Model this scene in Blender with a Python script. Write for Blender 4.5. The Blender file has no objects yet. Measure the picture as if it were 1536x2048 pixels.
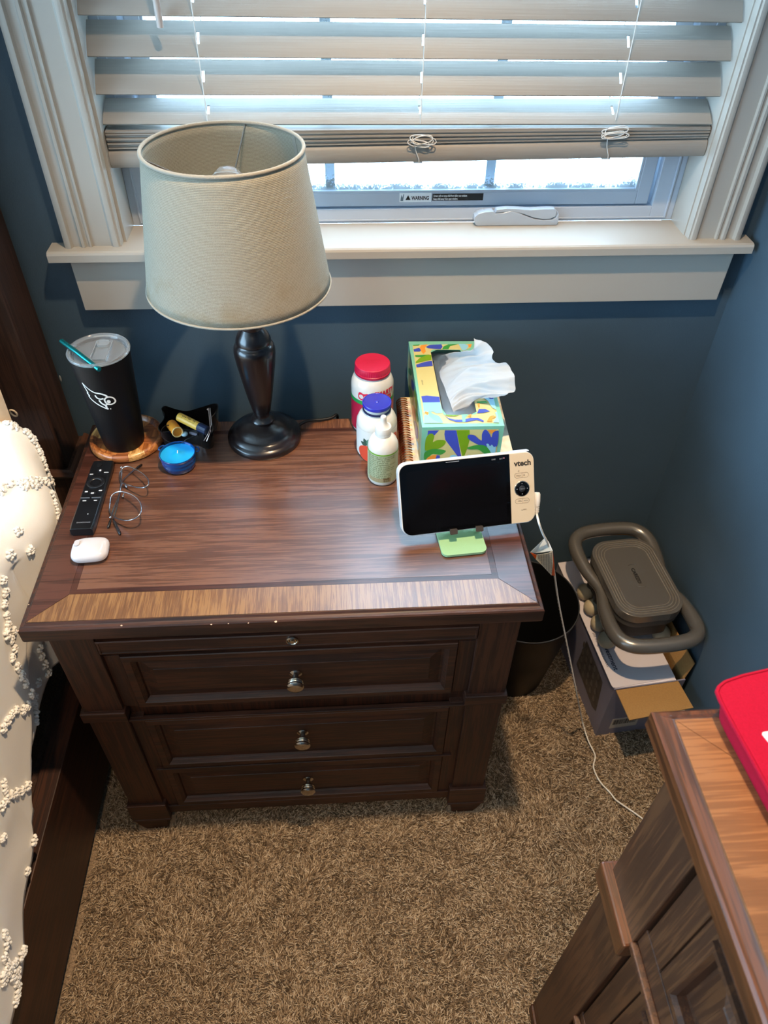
import bpy, bmesh, math, random
import numpy as np
from mathutils import Vector, Matrix, noise
from mathutils.bvhtree import BVHTree
from mathutils.geometry import tessellate_polygon
random.seed(7)
C = bpy.context.scene.collection
sc = bpy.context.scene
PI = math.pi

# ---------------------------------------------------------------- camera
CAM = Vector((0.43188, -1.18644, 1.6156)); YAW, PITCH, ROLL, FPX = -0.07634, 0.76766, 0.0209, 1485.35
def cam_axes():
    cy, sy = math.cos(YAW), math.sin(YAW)
    f = Vector((-sy*math.cos(PITCH), cy*math.cos(PITCH), -math.sin(PITCH)))
    r = Vector((cy, sy, 0)); u = r.cross(f); cr, sr_ = math.cos(ROLL), math.sin(ROLL)
    return r*cr+u*sr_, -r*sr_+u*cr, f
CR, CU, CF = cam_axes()
cd = bpy.data.cameras.new('camera'); cam = bpy.data.objects.new('camera', cd); C.objects.link(cam)
m = Matrix((CR, CU, -CF)).transposed().to_4x4(); m.translation = CAM; cam.matrix_world = m
cd.sensor_fit = 'VERTICAL'; cd.sensor_height = 36; cd.lens = FPX*36/2048; cd.clip_start = 0.02
cd.dof.use_dof = True; cd.dof.focus_distance = 1.25; cd.dof.aperture_fstop = 8
sc.camera = cam
# ---------------------------------------------------------------- sky, lamps, exposure
w = bpy.data.worlds.new('sky'); sc.world = w; w.use_nodes = True
bg = w.node_tree.nodes['Background']; bg.inputs[0].default_value = (0.47, 0.74, 1.0, 1); bg.inputs[1].default_value = 13.0
LAMP_POS = (0.56, -0.55, 2.38); LAMP_W = 125.0; LAMP_COL = (1.0, 0.71, 0.43)
sc.view_settings.view_transform = 'Standard'; sc.view_settings.look = 'None'
sc.view_settings.exposure = 0.34; sc.view_settings.gamma = 1.0; sc.view_settings.use_curve_mapping = False
WY = 0.12                                   # inner face of the window wall
SW = (WY-CAM.y)/(-CAM.y)                    # window measurements were taken with the wall at y=0
pd = bpy.data.lights.new('window_daylight', 'AREA'); pd.shape = 'RECTANGLE'; pd.size = 1.0; pd.size_y = 1.25; pd.cycles.is_portal = True
po = bpy.data.objects.new('window_daylight', pd); C.objects.link(po); po.location = (0.57, 0.36, 1.63); po.rotation_euler = (-PI/2, 0, 0)
pd2 = bpy.data.lights.new('left_window_daylight', 'AREA'); pd2.shape = 'RECTANGLE'; pd2.size = 1.6; pd2.size_y = 2.7; pd2.cycles.is_portal = True
po2 = bpy.data.objects.new('left_window_daylight', pd2); C.objects.link(po2); po2.location = (-2.56, -1.6, 1.5); po2.rotation_euler = (0, -PI/2, 0)

def at(px, py, ax, v):
    """point on the plane  axis=v  that the photograph shows at pixel px,py"""
    d = CR*((px-768)/FPX) - CU*((py-1024)/FPX) + CF
    return CAM + d*((v-CAM[ax])/d[ax])
def SWP(p): return CAM + (Vector(p)-CAM)*SW

# ---------------------------------------------------------------- materials
def lin(h):
    h = h.lstrip('#'); o = []
    for i in (0, 2, 4):
        c = int(h[i:i+2], 16)/255; o.append(c/12.92 if c <= 0.04045 else ((c+0.055)/1.055)**2.4)
    return (*o, 1)
MATS = {}
def mat(name, col, rough=0.5, metal=0, coat=0, trans=0, ior=1.45, bump=None, var=None, alpha=1, spec=0.5, sss=0, sheen=0, emit=None, transl=0):
    if name in MATS: return MATS[name]
    M = bpy.data.materials.new(name); M.use_nodes = True; nt = M.node_tree; N = nt.nodes; L = nt.links
    b = N['Principled BSDF']; I = b.inputs
    col = lin(col) if isinstance(col, str) else col
    I['Base Color'].default_value = col; I['Roughness'].default_value = rough; I['Metallic'].default_value = metal
    I['Coat Weight'].default_value = coat; I['Coat Roughness'].default_value = 0.15; I['Transmission Weight'].default_value = trans; I['IOR'].default_value = ior
    I['Alpha'].default_value = alpha; I['Specular IOR Level'].default_value = spec; I['Sheen Weight'].default_value = sheen
    if sss: I['Subsurface Weight'].default_value = sss; I['Subsurface Radius'].default_value = (0.01, 0.01, 0.01)
    if emit: I['Emission Color'].default_value = lin(emit[0]); I['Emission Strength'].default_value = emit[1]
    tc = N.new('ShaderNodeTexCoord')
    if var:   # (scale, amount, stretch)
        n = N.new('ShaderNodeTexNoise'); n.inputs['Scale'].default_value = var[0]; n.inputs['Detail'].default_value = 4
        mp = N.new('ShaderNodeMapping'); mp.inputs['Scale'].default_value = var[2] if len(var) > 2 else (1, 1, 1)
        L.new(tc.outputs['Object'], mp.inputs[0]); L.new(mp.outputs[0], n.inputs['Vector'])
        mx = N.new('ShaderNodeMixRGB'); mx.inputs[1].default_value = tuple(c*(1-var[1]) for c in col[:3])+(1,); mx.inputs[2].default_value = tuple(min(1, c*(1+var[1])) for c in col[:3])+(1,)
        rp = N.new('ShaderNodeValToRGB'); rp.color_ramp.elements[0].position = 0.3; rp.color_ramp.elements[1].position = 0.7
        L.new(n.outputs[0], rp.inputs[0]); L.new(rp.outputs[0], mx.inputs[0]); L.new(mx.outputs[0], I['Base Color'])
    if bump:  # (scale, strength, stretch)
        n = N.new('ShaderNodeTexNoise'); n.inputs['Scale'].default_value = bump[0]; n.inputs['Detail'].default_value = 3
        mp = N.new('ShaderNodeMapping'); mp.inputs['Scale'].default_value = bump[2] if len(bump) > 2 else (1, 1, 1)
        L.new(tc.outputs['Object'], mp.inputs[0]); L.new(mp.outputs[0], n.inputs['Vector'])
        bp = N.new('ShaderNodeBump'); bp.inputs['Strength'].default_value = bump[1]; bp.inputs['Distance'].default_value = 0.001
        L.new(n.outputs[0], bp.inputs['Height']); L.new(bp.outputs[0], I['Normal'])
    if transl:
        t = N.new('ShaderNodeBsdfTranslucent'); t.inputs[0].default_value = col; ms = N.new('ShaderNodeMixShader'); ms.inputs[0].default_value = transl
        L.new(b.outputs[0], ms.inputs[1]); L.new(t.outputs[0], ms.inputs[2]); L.new(ms.outputs[0], N['Material Output'].inputs[0])
    MATS[name] = M; return M
def wood(name, dark, mid, light, axis=0, rough=0.35, coat=0.3, scale=1.0, contrast=1.0):
    """grain runs along the given axis"""
    M = bpy.data.materials.new(name); M.use_nodes = True; nt = M.node_tree; N = nt.nodes; L = nt.links; b = N['Principled BSDF']
    tc = N.new('ShaderNodeTexCoord'); mp = N.new('ShaderNodeMapping')
    s = [120*scale]*3; s[axis] = 4.5*scale; mp.inputs['Scale'].default_value = s
    L.new(tc.outputs['Object'], mp.inputs[0])
    n1 = N.new('ShaderNodeTexNoise'); n1.inputs['Scale'].default_value = 1.0; n1.inputs['Detail'].default_value = 6; n1.inputs['Roughness'].default_value = 0.65; n1.inputs['Distortion'].default_value = 0.6
    L.new(mp.outputs[0], n1.inputs['Vector'])
    mp2 = N.new('ShaderNodeMapping'); s2 = [520*scale]*3; s2[axis] = 14*scale; mp2.inputs['Scale'].default_value = s2; L.new(tc.outputs['Object'], mp2.inputs[0])
    n2 = N.new('ShaderNodeTexNoise'); n2.inputs['Scale'].default_value = 1.0; n2.inputs['Detail'].default_value = 2; L.new(mp2.outputs[0], n2.inputs['Vector'])
    n3 = N.new('ShaderNodeTexNoise'); n3.inputs['Scale'].default_value = 5*scale; n3.inputs['Detail'].default_value = 2; L.new(tc.outputs['Object'], n3.inputs['Vector'])
    a = N.new('ShaderNodeMath'); a.operation = 'MULTIPLY_ADD'; a.inputs[1].default_value = 0.55; L.new(n2.outputs[0], a.inputs[0]); L.new(n1.outputs[0], a.inputs[2])
    a2 = N.new('ShaderNodeMath'); a2.operation = 'MULTIPLY_ADD'; a2.inputs[1].default_value = 0.35; L.new(n3.outputs[0], a2.inputs[0]); L.new(a.outputs[0], a2.inputs[2])
    r = N.new('ShaderNodeValToRGB'); e = r.color_ramp.elements; d = 0.22/contrast
    e[0].position = 0.95-d; e[0].color = lin(dark); e[1].position = 0.95+d; e[1].color = lin(light); k = e.new(0.95); k.color = lin(mid)
    L.new(a2.outputs[0], r.inputs[0]); L.new(r.outputs[0], b.inputs['Base Color'])
    b.inputs['Roughness'].default_value = rough; b.inputs['Coat Weight'].default_value = coat; b.inputs['Coat Roughness'].default_value = 0.28
    bp = N.new('ShaderNodeBump'); bp.inputs['Strength'].default_value = 0.12; bp.inputs['Distance'].default_value = 0.0006
    L.new(n2.outputs[0], bp.inputs['Height']); L.new(bp.outputs[0], b.inputs['Normal'])
    MATS[name] = M; return M

trim_paint = mat('trim_paint', '#aea89e', 0.42)
wall_paint = mat('wall_paint', '#425664', 0.62, bump=(420, 0.35), var=(5, 0.06))
vinyl = mat('window_vinyl', '#b3bdca', 0.35)
ceiling_paint = mat('ceiling_paint', '#eeeae2', 0.9)
top_wood = wood('tabletop_wood', '#43271b', '#593828', '#704b38', 0, 0.36, 0.8, 1.0, .72)
strip_wood = wood('crossband_wood', '#5f3f26', '#775131', '#8e673f', 1, 0.36, 0.8, 2.4)
side_wood = wood('side_band_wood', '#331a12', '#44241a', '#553024', 0, 0.36, 0.7)
inlay_wood = wood('inlay_wood', '#26110b', '#3a1d13', '#4a281c', 0, 0.38, 0.4)
dark_wood = wood('case_wood', '#1c0c05', '#30170b', '#442312', 0, 0.55, 0.03, 1.0, 0.8)
dark_wood_v = wood('case_wood_upright', '#1c0c05', '#30170b', '#422211', 2, 0.55, 0.03, 1.0, 0.8)
chest_wood = wood('chest_wood', '#2c1508', '#3f220f', '#523018', 2, 0.5, 0.05, 0.8, 0.6)
chest_top_wood = wood('chest_top_wood', '#5f3b20', '#734a2a', '#865a36', 0, 0.38, 0.35, 1.0, 0.5)
chest_mould = wood('chest_moulding_wood', '#2c160c', '#40230f', '#5a3219', 1, 0.33, 0.3, 0.8, 0.5)
bed_wood = wood('bed_wood', '#22120c', '#332017', '#432b20', 2, 0.6, 0.05, 1.0, 0.8)
nickel = mat('satin_nickel', '#b9b2a6', 0.22, 1.0)
black_plastic = mat('black_plastic', '#0d0e10', 0.35)
white_plastic = mat('white_plastic', '#ebe9e6', 0.3, coat=0.2)

# ---------------------------------------------------------------- mesh builder
WL = {}
class MB:
    def __init__(s): s.v = []; s.f = []; s.m = []; s.mi = 0
    def add(s, vs, fs, mi=None):
        o = len(s.v); s.v += [Vector(p) for p in vs]; s.f += [tuple(i+o for i in f) for f in fs]; s.m += [s.mi if mi is None else mi]*len(fs); return s
    def box(s, x0, x1, y0, y1, z0, z1, mi=None):
        return s.add([(x0,y0,z0),(x1,y0,z0),(x1,y1,z0),(x0,y1,z0),(x0,y0,z1),(x1,y0,z1),(x1,y1,z1),(x0,y1,z1)],
                     [(0,3,2,1),(4,5,6,7),(0,1,5,4),(1,2,6,5),(2,3,7,6),(3,0,4,7)], mi)
    def loft(s, rings, cap0=True, cap1=True, closed=True, mi=None):
        n = len(rings[0]); vs = [p for r in rings for p in r]; fs = []
        for i in range(len(rings)-1):
            for j in range(n if closed else n-1):
                a, b = i*n+j, i*n+(j+1)%n; fs.append((a, b, b+n, a+n))
        if cap0: fs.append(tuple(reversed(range(n))))
        if cap1: fs.append(tuple(range((len(rings)-1)*n, len(rings)*n)))
        return s.add(vs, fs, mi)
    def lathe(s, prof, c=(0,0,0), n=32, axis=None, mi=None, cap=True):
        """prof: (radius, height) from bottom to top"""
        R = Matrix.Identity(3) if axis is None else Vector((0,0,1)).rotation_difference(Vector(axis)).to_matrix()
        rings = [[R @ Vector((r*math.cos(2*PI*k/n), r*math.sin(2*PI*k/n), h)) + Vector(c) for k in range(n)] for r, h in prof]
        return s.loft(rings, cap, cap, True, mi)
    def tube(s, pts, r, n=8, closed=False, mi=None, flat=1.0):
        pts = [Vector(p) for p in pts]; N = len(pts); rings = []; up = None
        for i in range(N):
            a = pts[(i-1) % N] if (closed or i) else pts[0]; b = pts[(i+1) % N] if (closed or i < N-1) else pts[-1]
            t = (b-a).normalized()
            if up is None: up = Vector((0,0,1)) if abs(t.z) < 0.9 else Vector((1,0,0))
            sd = t.cross(up).normalized(); up = sd.cross(t).normalized()
            rr = r[i] if isinstance(r, (list, tuple)) else r
            rings.append([pts[i] + sd*(rr*math.cos(2*PI*k/n)) + up*(rr*flat*math.sin(2*PI*k/n)) for k in range(n)])
        if closed: rings.append(rings[0])
        return s.loft(rings, not closed, not closed, True, mi)
    def prism(s, poly, z0, z1, mi=None, mp=None):
        """poly: xy outline (counter-clockwise), extruded z0..z1; mp maps (x,y,z) to the scene"""
        mp = mp or (lambda x, y, z: (x, y, z)); n = len(poly)
        vs = [mp(x, y, z0) for x, y in poly] + [mp(x, y, z1) for x, y in poly]
        tri = tessellate_polygon([[Vector((x, y, 0)) for x, y in poly]])
        fs = [(i, (i+1) % n, (i+1) % n+n, i+n) for i in range(n)]
        for a, b, c in tri:
            p = [poly[a], poly[b], poly[c]]
            if (p[1][0]-p[0][0])*(p[2][1]-p[0][1])-(p[1][1]-p[0][1])*(p[2][0]-p[0][0]) < 0: a, c = c, a
            fs += [(a+n, b+n, c+n), (c, b, a)]
        return s.add(vs, fs, mi)
    def ball(s, c, r, n=10, sc3=(1,1,1), mi=None):
        prof = [(max(1e-5, r*math.sin(PI*k/n)), -r*math.cos(PI*k/n)) for k in range(n+1)]
        o = len(s.v); s.lathe(prof, (0,0,0), n*2, mi=mi)
        for i in range(o, len(s.v)): s.v[i] = Vector((s.v[i].x*sc3[0], s.v[i].y*sc3[1], s.v[i].z*sc3[2])) + Vector(c)
        return s
    def panel(s, x0, x1, z0, z1, rings, y, mi=None):
        """concentric rectangles facing -y: rings = [(inset, depth_out)], depth_out measured towards -y"""
        rr = [[(x0+i, y-d, z0+i), (x1-i, y-d, z0+i), (x1-i, y-d, z1-i), (x0+i, y-d, z1-i)] for i, d in rings]
        return s.loft(rr, True, True, True, mi)
    def xf(s, fn, start=0):
        for i in range(start, len(s.v)): s.v[i] = Vector(fn(s.v[i]))
        return s
    def build(s, name, mats, parent=None, smooth=None, bevel=0, seg=2, origin=None, sub=0, solid=0):
        me = bpy.data.meshes.new(name); off = WL.get(parent.name, Vector()) if parent else Vector(origin or (0,0,0))
        me.from_pydata([tuple(p-off) for p in s.v], [], s.f)
        mats = mats if isinstance(mats, (list, tuple)) else [mats]
        for q in mats: me.materials.append(q)
        me.polygons.foreach_set('material_index', s.m); me.update()
        bm = bmesh.new(); bm.from_mesh(me); bmesh.ops.recalc_face_normals(bm, faces=bm.faces); bm.to_mesh(me); bm.free()
        o = bpy.data.objects.new(name, me); C.objects.link(o); WL[o.name] = off
        if parent: o.parent = parent
        else: o.location = off
        if smooth is not None:
            me.polygons.foreach_set('use_smooth', [True]*len(me.polygons)); me.set_sharp_from_angle(angle=math.radians(smooth))
        if solid: md = o.modifiers.new('s', 'SOLIDIFY'); md.thickness = solid; md.offset = 0
        if bevel: md = o.modifiers.new('b', 'BEVEL'); md.width = bevel; md.segments = seg; md.limit_method = 'ANGLE'; md.angle_limit = math.radians(40); md.harden_normals = False
        if sub: md = o.modifiers.new('u', 'SUBSURF'); md.levels = sub; md.render_levels = sub
        return o
def tag(o, label=None, cat=None, group=None, kind=None):
    if label: o['label'] = label
    if cat: o['category'] = cat
    if group: o['group'] = group
    if kind: o['kind'] = kind
    return o
def thing(name, loc, label, cat, group=None):
    o = bpy.data.objects.new(name, None); C.objects.link(o); o.location = loc; o.empty_display_size = 0.05; WL[o.name] = Vector(loc)
    return tag(o, label, cat, group)
def box(name, b, m_, parent=None, bevel=0, **k): return MB().box(*b).build(name, m_, parent, bevel=bevel, **k)
def rrect(x0, x1, y0, y1, r, n=6):
    out = []
    for cx, cy, a0 in ((x1-r, y1-r, 0), (x0+r, y1-r, 90), (x0+r, y0+r, 180), (x1-r, y0+r, 270)):
        out += [(cx+r*math.cos(math.radians(a0+90*k/n)), cy+r*math.sin(math.radians(a0+90*k/n))) for k in range(n+1)]
    return out
def spline(pts, per=6, closed=True):
    """Catmull-Rom through the points (any dimension)"""
    P = [Vector(p) for p in pts]; n = len(P); out = []
    for i in range(n if closed else n-1):
        g = (lambda k: P[k % n]) if closed else (lambda k: P[max(0, min(n-1, k))])
        a, b, c, d = g(i-1), g(i), g(i+1), g(i+2)
        for k in range(per):
            t = k/per; out.append(0.5*((2*b)+(c-a)*t+(2*a-5*b+4*c-d)*t*t+(3*b-a-3*c+d)*t**3))
    if not closed: out.append(P[-1])
    return out
def text(name, s, size, m_, parent, origin, xd, yd, depth=0.0002, spacing=1.0, bend=None, bold=0.0, align='LEFT', sx=1.0):
    """flat lettering; bend=(cx,cy,r) wraps it round a vertical cylinder"""
    cu = bpy.data.curves.new(name, 'FONT'); cu.body = s; cu.size = size; cu.align_x = align; cu.space_character = spacing; cu.offset = bold; cu.resolution_u = 3
    tmp = bpy.data.objects.new('tmp', cu); me = bpy.data.meshes.new_from_object(tmp); bpy.data.objects.remove(tmp); bpy.data.curves.remove(cu)
    mb = MB(); xd = Vector(xd).normalized(); yd = Vector(yd).normalized(); zd = xd.cross(yd)
    vs = []
    for v in me.vertices:
        x, y = v.co.x*sx, v.co.y
        if bend:
            cx, cy, r, a0 = bend; a = a0 + x/r; vs.append((cx+(r+depth)*math.cos(a), cy+(r+depth)*math.sin(a), origin[2]+y))
        else: vs.append(Vector(origin)+xd*x+yd*y+zd*depth)
    mb.add(vs, [tuple(p.vertices) for p in me.polygons]); bpy.data.meshes.remove(me)
    return mb.build(name, m_, parent)

# ================================================================ THE SETTING
XR = 1.2072; XL = -2.4; YF = -3.2; CZ = 2.44
JX0, JX1 = SWP((.098,0,1)).x, SWP((1.017,0,1)).x
SZ = SWP((0,0,1.0916)).z; WTOP = 2.18
def struct(name, mb, m_, **k): o = mb.build(name, m_, **k); o['kind'] = 'structure'; return o
struct('wall_back', MB().box(XL, JX0-.006, WY, WY+.12, 0, CZ).box(JX1+.006, XR+.12, WY, WY+.12, 0, CZ).box(JX0-.006, JX1+.006, WY, WY+.12, 0, SZ-.03).box(JX0-.006, JX1+.006, WY, WY+.12, WTOP+.006, CZ), wall_paint)
struct('wall_right', MB().box(XR, XR+.12, YF, WY, 0, CZ), wall_paint)
struct('wall_left', MB().box(XL-.12, XL, YF, -2.9, 0, CZ).box(XL-.12, XL, -.3, WY+.12, 0, CZ).box(XL-.12, XL, -2.9, -.3, 0, .75).box(XL-.12, XL, -2.9, -.3, 2.25, CZ), wall_paint)
struct('wall_front', MB().box(XL-.12, XR+.12, YF-.12, YF, 0, CZ), wall_paint)
struct('ceiling', MB().box(XL-.12, XR+.12, YF-.12, WY+.12, CZ, CZ+.1), ceiling_paint)
def base_prof(d): return [(0, 0), (d, 0), (d, .075), (d*.6, .086), (d*.35, .095), (0, .1)]
mb = MB()
mb.loft([[(x, WY-a, z) for a, z in base_prof(.014)] for x in (XL, XR)]); struct('baseboard_back', mb, trim_paint)
mb = MB(); mb.loft([[(XR-a, y, z) for a, z in base_prof(.014)] for y in (YF, WY-.014)]); struct('baseboard_right', mb, trim_paint)

# carpet: backing slab plus the real pile
carpet_mat = bpy.data.materials.new('carpet_pile'); carpet_mat.use_nodes = True
nt = carpet_mat.node_tree; N = nt.nodes; L = nt.links; b = N['Principled BSDF']; b.inputs['Roughness'].default_value = 0.9; b.inputs['Sheen Weight'].default_value = 0.15; b.inputs['Specular IOR Level'].default_value = 0.15
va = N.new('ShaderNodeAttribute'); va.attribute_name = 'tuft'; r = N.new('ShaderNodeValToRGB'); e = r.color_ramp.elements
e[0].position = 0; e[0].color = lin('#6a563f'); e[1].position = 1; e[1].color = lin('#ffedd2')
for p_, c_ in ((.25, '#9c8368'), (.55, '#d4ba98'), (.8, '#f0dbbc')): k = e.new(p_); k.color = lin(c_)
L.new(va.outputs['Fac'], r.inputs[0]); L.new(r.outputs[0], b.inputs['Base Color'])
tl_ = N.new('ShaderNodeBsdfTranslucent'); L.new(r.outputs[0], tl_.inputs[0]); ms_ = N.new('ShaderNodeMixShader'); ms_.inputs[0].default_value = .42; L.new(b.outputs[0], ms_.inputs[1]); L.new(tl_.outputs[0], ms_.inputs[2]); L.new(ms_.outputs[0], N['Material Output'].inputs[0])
backing = mat('carpet_backing', '#8f7b65', 0.95, bump=(300, 1.0), var=(260, 0.5))
floor = struct('floor', MB().box(XL, XR, YF, WY, -.06, 0), backing)
def carpet():
    rng = np.random.default_rng(3); x0, x1, y0, y1, sp = -.16, XR-.016, -1.12, WY-.016, 0.0043
    sp = .0031; gx, gy = np.meshgrid(np.arange(x0, x1, sp), np.arange(y0, y1, sp)); n = gx.size
    px = gx.ravel()+rng.uniform(-.5, .5, n)*sp; py = gy.ravel()+rng.uniform(-.5, .5, n)*sp
    keep = ~((px > 0.0) & (px < .68) & (py > -.40) & (py < 0))
    keep &= ~((px > .765) & (py < -.875)); keep &= ~((px-.846)**2+(py+.116)**2 < .083**2); keep &= ~((px < -.110) & (py < -.0)) & ~((px < -.112) & (py > -.02))
    qx, qy = px-1.018, py+.312; c_, s_ = math.cos(.0992), math.sin(.0992); lx, ly = qx*c_+qy*s_, -qx*s_+qy*c_; keep &= ~((lx > -.002) & (lx < .172) & (ly > -.002) & (ly < .384))
    for fx0, fx1 in ((-.032, .047), (.637, .715)): keep &= ~((px > fx0) & (px < fx1) & (py > -.485) & (py < -.41))
    for fx0, fx1 in ((-.022, .032), (.648, .702)): keep &= ~((px > fx0) & (px < fx1) & (py > -.082) & (py < -.033))
    px, py = px[keep], py[keep]; n = px.size
    lo = np.sin(px*23+1.3*np.sin(py*17))*np.cos(py*19+1.7*np.sin(px*13)); lean = 2.2*lo + np.sin(px*7+py*9)*1.5 + rng.normal(0, .9, n)
    amt = rng.uniform(.9, 2.3, n); h = rng.uniform(.0060, .0098, n)*(1-.13*amt); wd = rng.uniform(.0008, .00125, n)
    dx, dy = np.cos(lean), np.sin(lean); rot = rng.uniform(0, 6.28, n)
    V = np.empty((n, 3, 3, 3), np.float32)
    for k, (t, ww) in enumerate(((0, .8), (.6, 1.15), (1.0, .45))):
        cx = px+dx*amt*h*t**1.7; cy = py+dy*amt*h*t**1.7; cz = h*t
        for j in range(3):
            a = rot+j*2.094+t*1.2; V[:, k, j, 0] = cx+np.cos(a)*wd*ww; V[:, k, j, 1] = cy+np.sin(a)*wd*ww; V[:, k, j, 2] = cz
    base = (np.arange(n)*9)[:, None]
    q = []
    for k in range(2):
        for j in range(3):
            a, b_ = k*3+j, k*3+(j+1) % 3; q.append((a, b_, b_+3, a+3))
    quads = (base[:, None, :]+np.array(q)[None]).reshape(-1)
    tri = (base+np.array([[6, 7, 8]])).reshape(-1)
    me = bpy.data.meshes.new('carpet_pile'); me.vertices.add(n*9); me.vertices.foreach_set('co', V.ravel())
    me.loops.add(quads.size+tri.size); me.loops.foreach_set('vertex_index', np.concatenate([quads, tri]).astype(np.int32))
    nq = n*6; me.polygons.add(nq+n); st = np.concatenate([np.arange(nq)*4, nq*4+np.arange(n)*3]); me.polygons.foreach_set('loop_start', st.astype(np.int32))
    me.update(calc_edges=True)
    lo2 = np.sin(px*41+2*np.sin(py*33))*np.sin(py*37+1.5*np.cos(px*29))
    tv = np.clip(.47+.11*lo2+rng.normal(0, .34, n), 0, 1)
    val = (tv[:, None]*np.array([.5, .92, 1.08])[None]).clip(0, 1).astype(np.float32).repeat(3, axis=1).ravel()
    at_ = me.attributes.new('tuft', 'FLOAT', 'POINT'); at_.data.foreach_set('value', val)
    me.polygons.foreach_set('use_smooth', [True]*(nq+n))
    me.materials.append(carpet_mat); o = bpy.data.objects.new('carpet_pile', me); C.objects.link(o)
    tag(o, 'beige and brown speckled carpet pile covering the floor', 'carpet', kind='stuff')
carpet()

# ---- window trim (measurements with the wall at y=0, then scaled about the lens to the real wall)
def wtrim(name, mb, m_, **k): mb.xf(SWP); return struct(name, mb, m_, **k)
def casing(xo, xi):       # flat-and-fluted casing profile from outer edge to inner edge
    w_ = xi-xo
    prof = [(0,0),(0,.021),(.004,.0235),(.010,.0235),(.0125,.017),(.019,.0155),(.0245,.0165),(.0265,.021),(.031,.021),(.033,.0165),(.036,.0165),(.038,.019),(.041,.019),(.0425,.0145),
            (.071,.0145),(.0725,.0165),(.075,.0195),(.079,.0205),(.083,.0195),(.0845,.0165),(.087,.0165),(.087,0)]
    k = w_/.087
    return [(xo+a*k, -d) for a, d in prof]
for nm, xo, xi in (('trim_1', .006, .093), ('trim_2', 1.106, 1.019)):
    pr = casing(xo, xi); wtrim(nm, MB().loft([[(x, y, z) for x, y in pr] for z in (1.0916, 2.2)]), trim_paint, smooth=35)
pr = casing(0, .087); wtrim('trim_3', MB().loft([[(x, y, 2.29-a) for a, y in pr] for x in (-.0, 1.112)]), trim_paint)
# stool (window sill) with rounded nose and horns
mb = MB(); nose = [(.062, 1.0755), (.062, 1.0916), (-.0335, 1.0916), (-.0372, 1.0900), (-.0388, 1.0868), (-.0388, 1.0755)]
mb.loft([[(x, y, z) for y, z in nose] for x in (.098, 1.017)])
nose2 = [(-.0005, 1.0755), (-.0005, 1.0916)]+nose[2:]
mb.loft([[(x, y, z) for y, z in nose2] for x in (-.0199, .098)]); mb.loft([[(x, y, z) for y, z in nose2] for x in (1.017, 1.1245)])
wtrim('trim_4', mb, trim_paint)
wtrim('trim_5', MB().add([(-.0005+.009,0,.9822),(1.1032,0,.9822),(1.1055,0,1.0755),(.0065,0,1.0755),(.0085,-.02,.9822),(1.1032,-.02,.9822),(1.1055,-.02,1.0755),(.0065,-.02,1.0755)],
      [(0,1,2,3),(7,6,5,4),(0,4,5,1),(1,5,6,2),(2,6,7,3),(3,7,4,0)]), trim_paint, bevel=.001)
# jambs
wtrim('trim_6', MB().box(.093, .098, -.0005, .115, 1.0755, 2.2), trim_paint); wtrim('trim_7', MB().box(1.017, 1.022, -.0005, .115, 1.0755, 2.2), trim_paint)
wtrim('trim_8', MB().box(.093, 1.022, -.0005, .115, 2.2, 2.205), trim_paint)

# ---- window unit: outer frame, screen frame, sash, glass, grid bars
win = thing('window_1', (.57, WY+.1, SZ), None, None); win['kind'] = 'structure'
def wpart(name, mb, m_, parent=win, **k): mb.xf(SWP); return mb.build(name, m_, parent, **k)
def frame(x0, x1, z0, z1, wx, wz, y0, y1, mb=None):
    mb = mb or MB(); return mb.box(x0, x0+wx, y0, y1, z0, z1).box(x1-wx, x1, y0, y1, z0, z1).box(x0+wx, x1-wx, y0, y1, z0, z0+wz).box(x0+wx, x1-wx, y0, y1, z1-wz, z1)
wpart('outer_frame', frame(.098, 1.017, 1.0916, 2.199, .040, .024, .062, .12), vinyl, bevel=.0012)
wpart('frame_lip', frame(.110, 1.005, 1.0960, 2.19, .003, .0025, .0595, .064), vinyl, bevel=.0008)
wpart('screen_frame', frame(.146, .969, 1.1180, 2.17, .022, .0225, .066, .078), vinyl, bevel=.0015)
wpart('screen_bead', frame(.1675, .9475, 1.1400, 2.155, .005, .004, .0665, .080), vinyl, bevel=.001)
wpart('sash', frame(.140, .975, 1.1100, 2.17, .026, .026, .088, .12), vinyl, bevel=.002)
gl = mat('window_glass', '#ffffff', 0.0, trans=1, ior=1.05, spec=0.3)
wpart('glass_pane', MB().box(.17, .945, .103, .106, 1.125, 2.14), gl)
mb = MB()
for x in (.428, .700): mb.box(x-.008, x+.008, .107, .112, 1.125, 2.14)
mb.box(.17, .945, .1075, .1115, 1.66, 1.676); mb.box(.17, .945, .1075, .1115, 1.38, 1.396)
wpart('muntin', mb, mat('muntin', '#aab7c4', 0.5))
# insect screen: fine mesh with dirt gathered along its lower and side edges
sm = bpy.data.materials.new('insect_screen'); sm.use_nodes = True; nt = sm.node_tree; N = nt.nodes; L = nt.links
b = N['Principled BSDF']; b.inputs['Base Color'].default_value = lin('#8d918c'); b.inputs['Roughness'].default_value = 0.9
tr = N.new('ShaderNodeBsdfTransparent'); mx = N.new('ShaderNodeMixShader'); tc = N.new('ShaderNodeTexCoord'); sp = N.new('ShaderNodeSeparateXYZ'); L.new(tc.outputs['Object'], sp.inputs[0])
no = N.new('ShaderNodeTexNoise'); no.inputs['Scale'].default_value = 260; no.inputs['Detail'].default_value = 3; L.new(tc.outputs['Object'], no.inputs['Vector'])
n2 = N.new('ShaderNodeTexNoise'); n2.inputs['Scale'].default_value = 30; L.new(tc.outputs['Object'], n2.inputs['Vector'])
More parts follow.
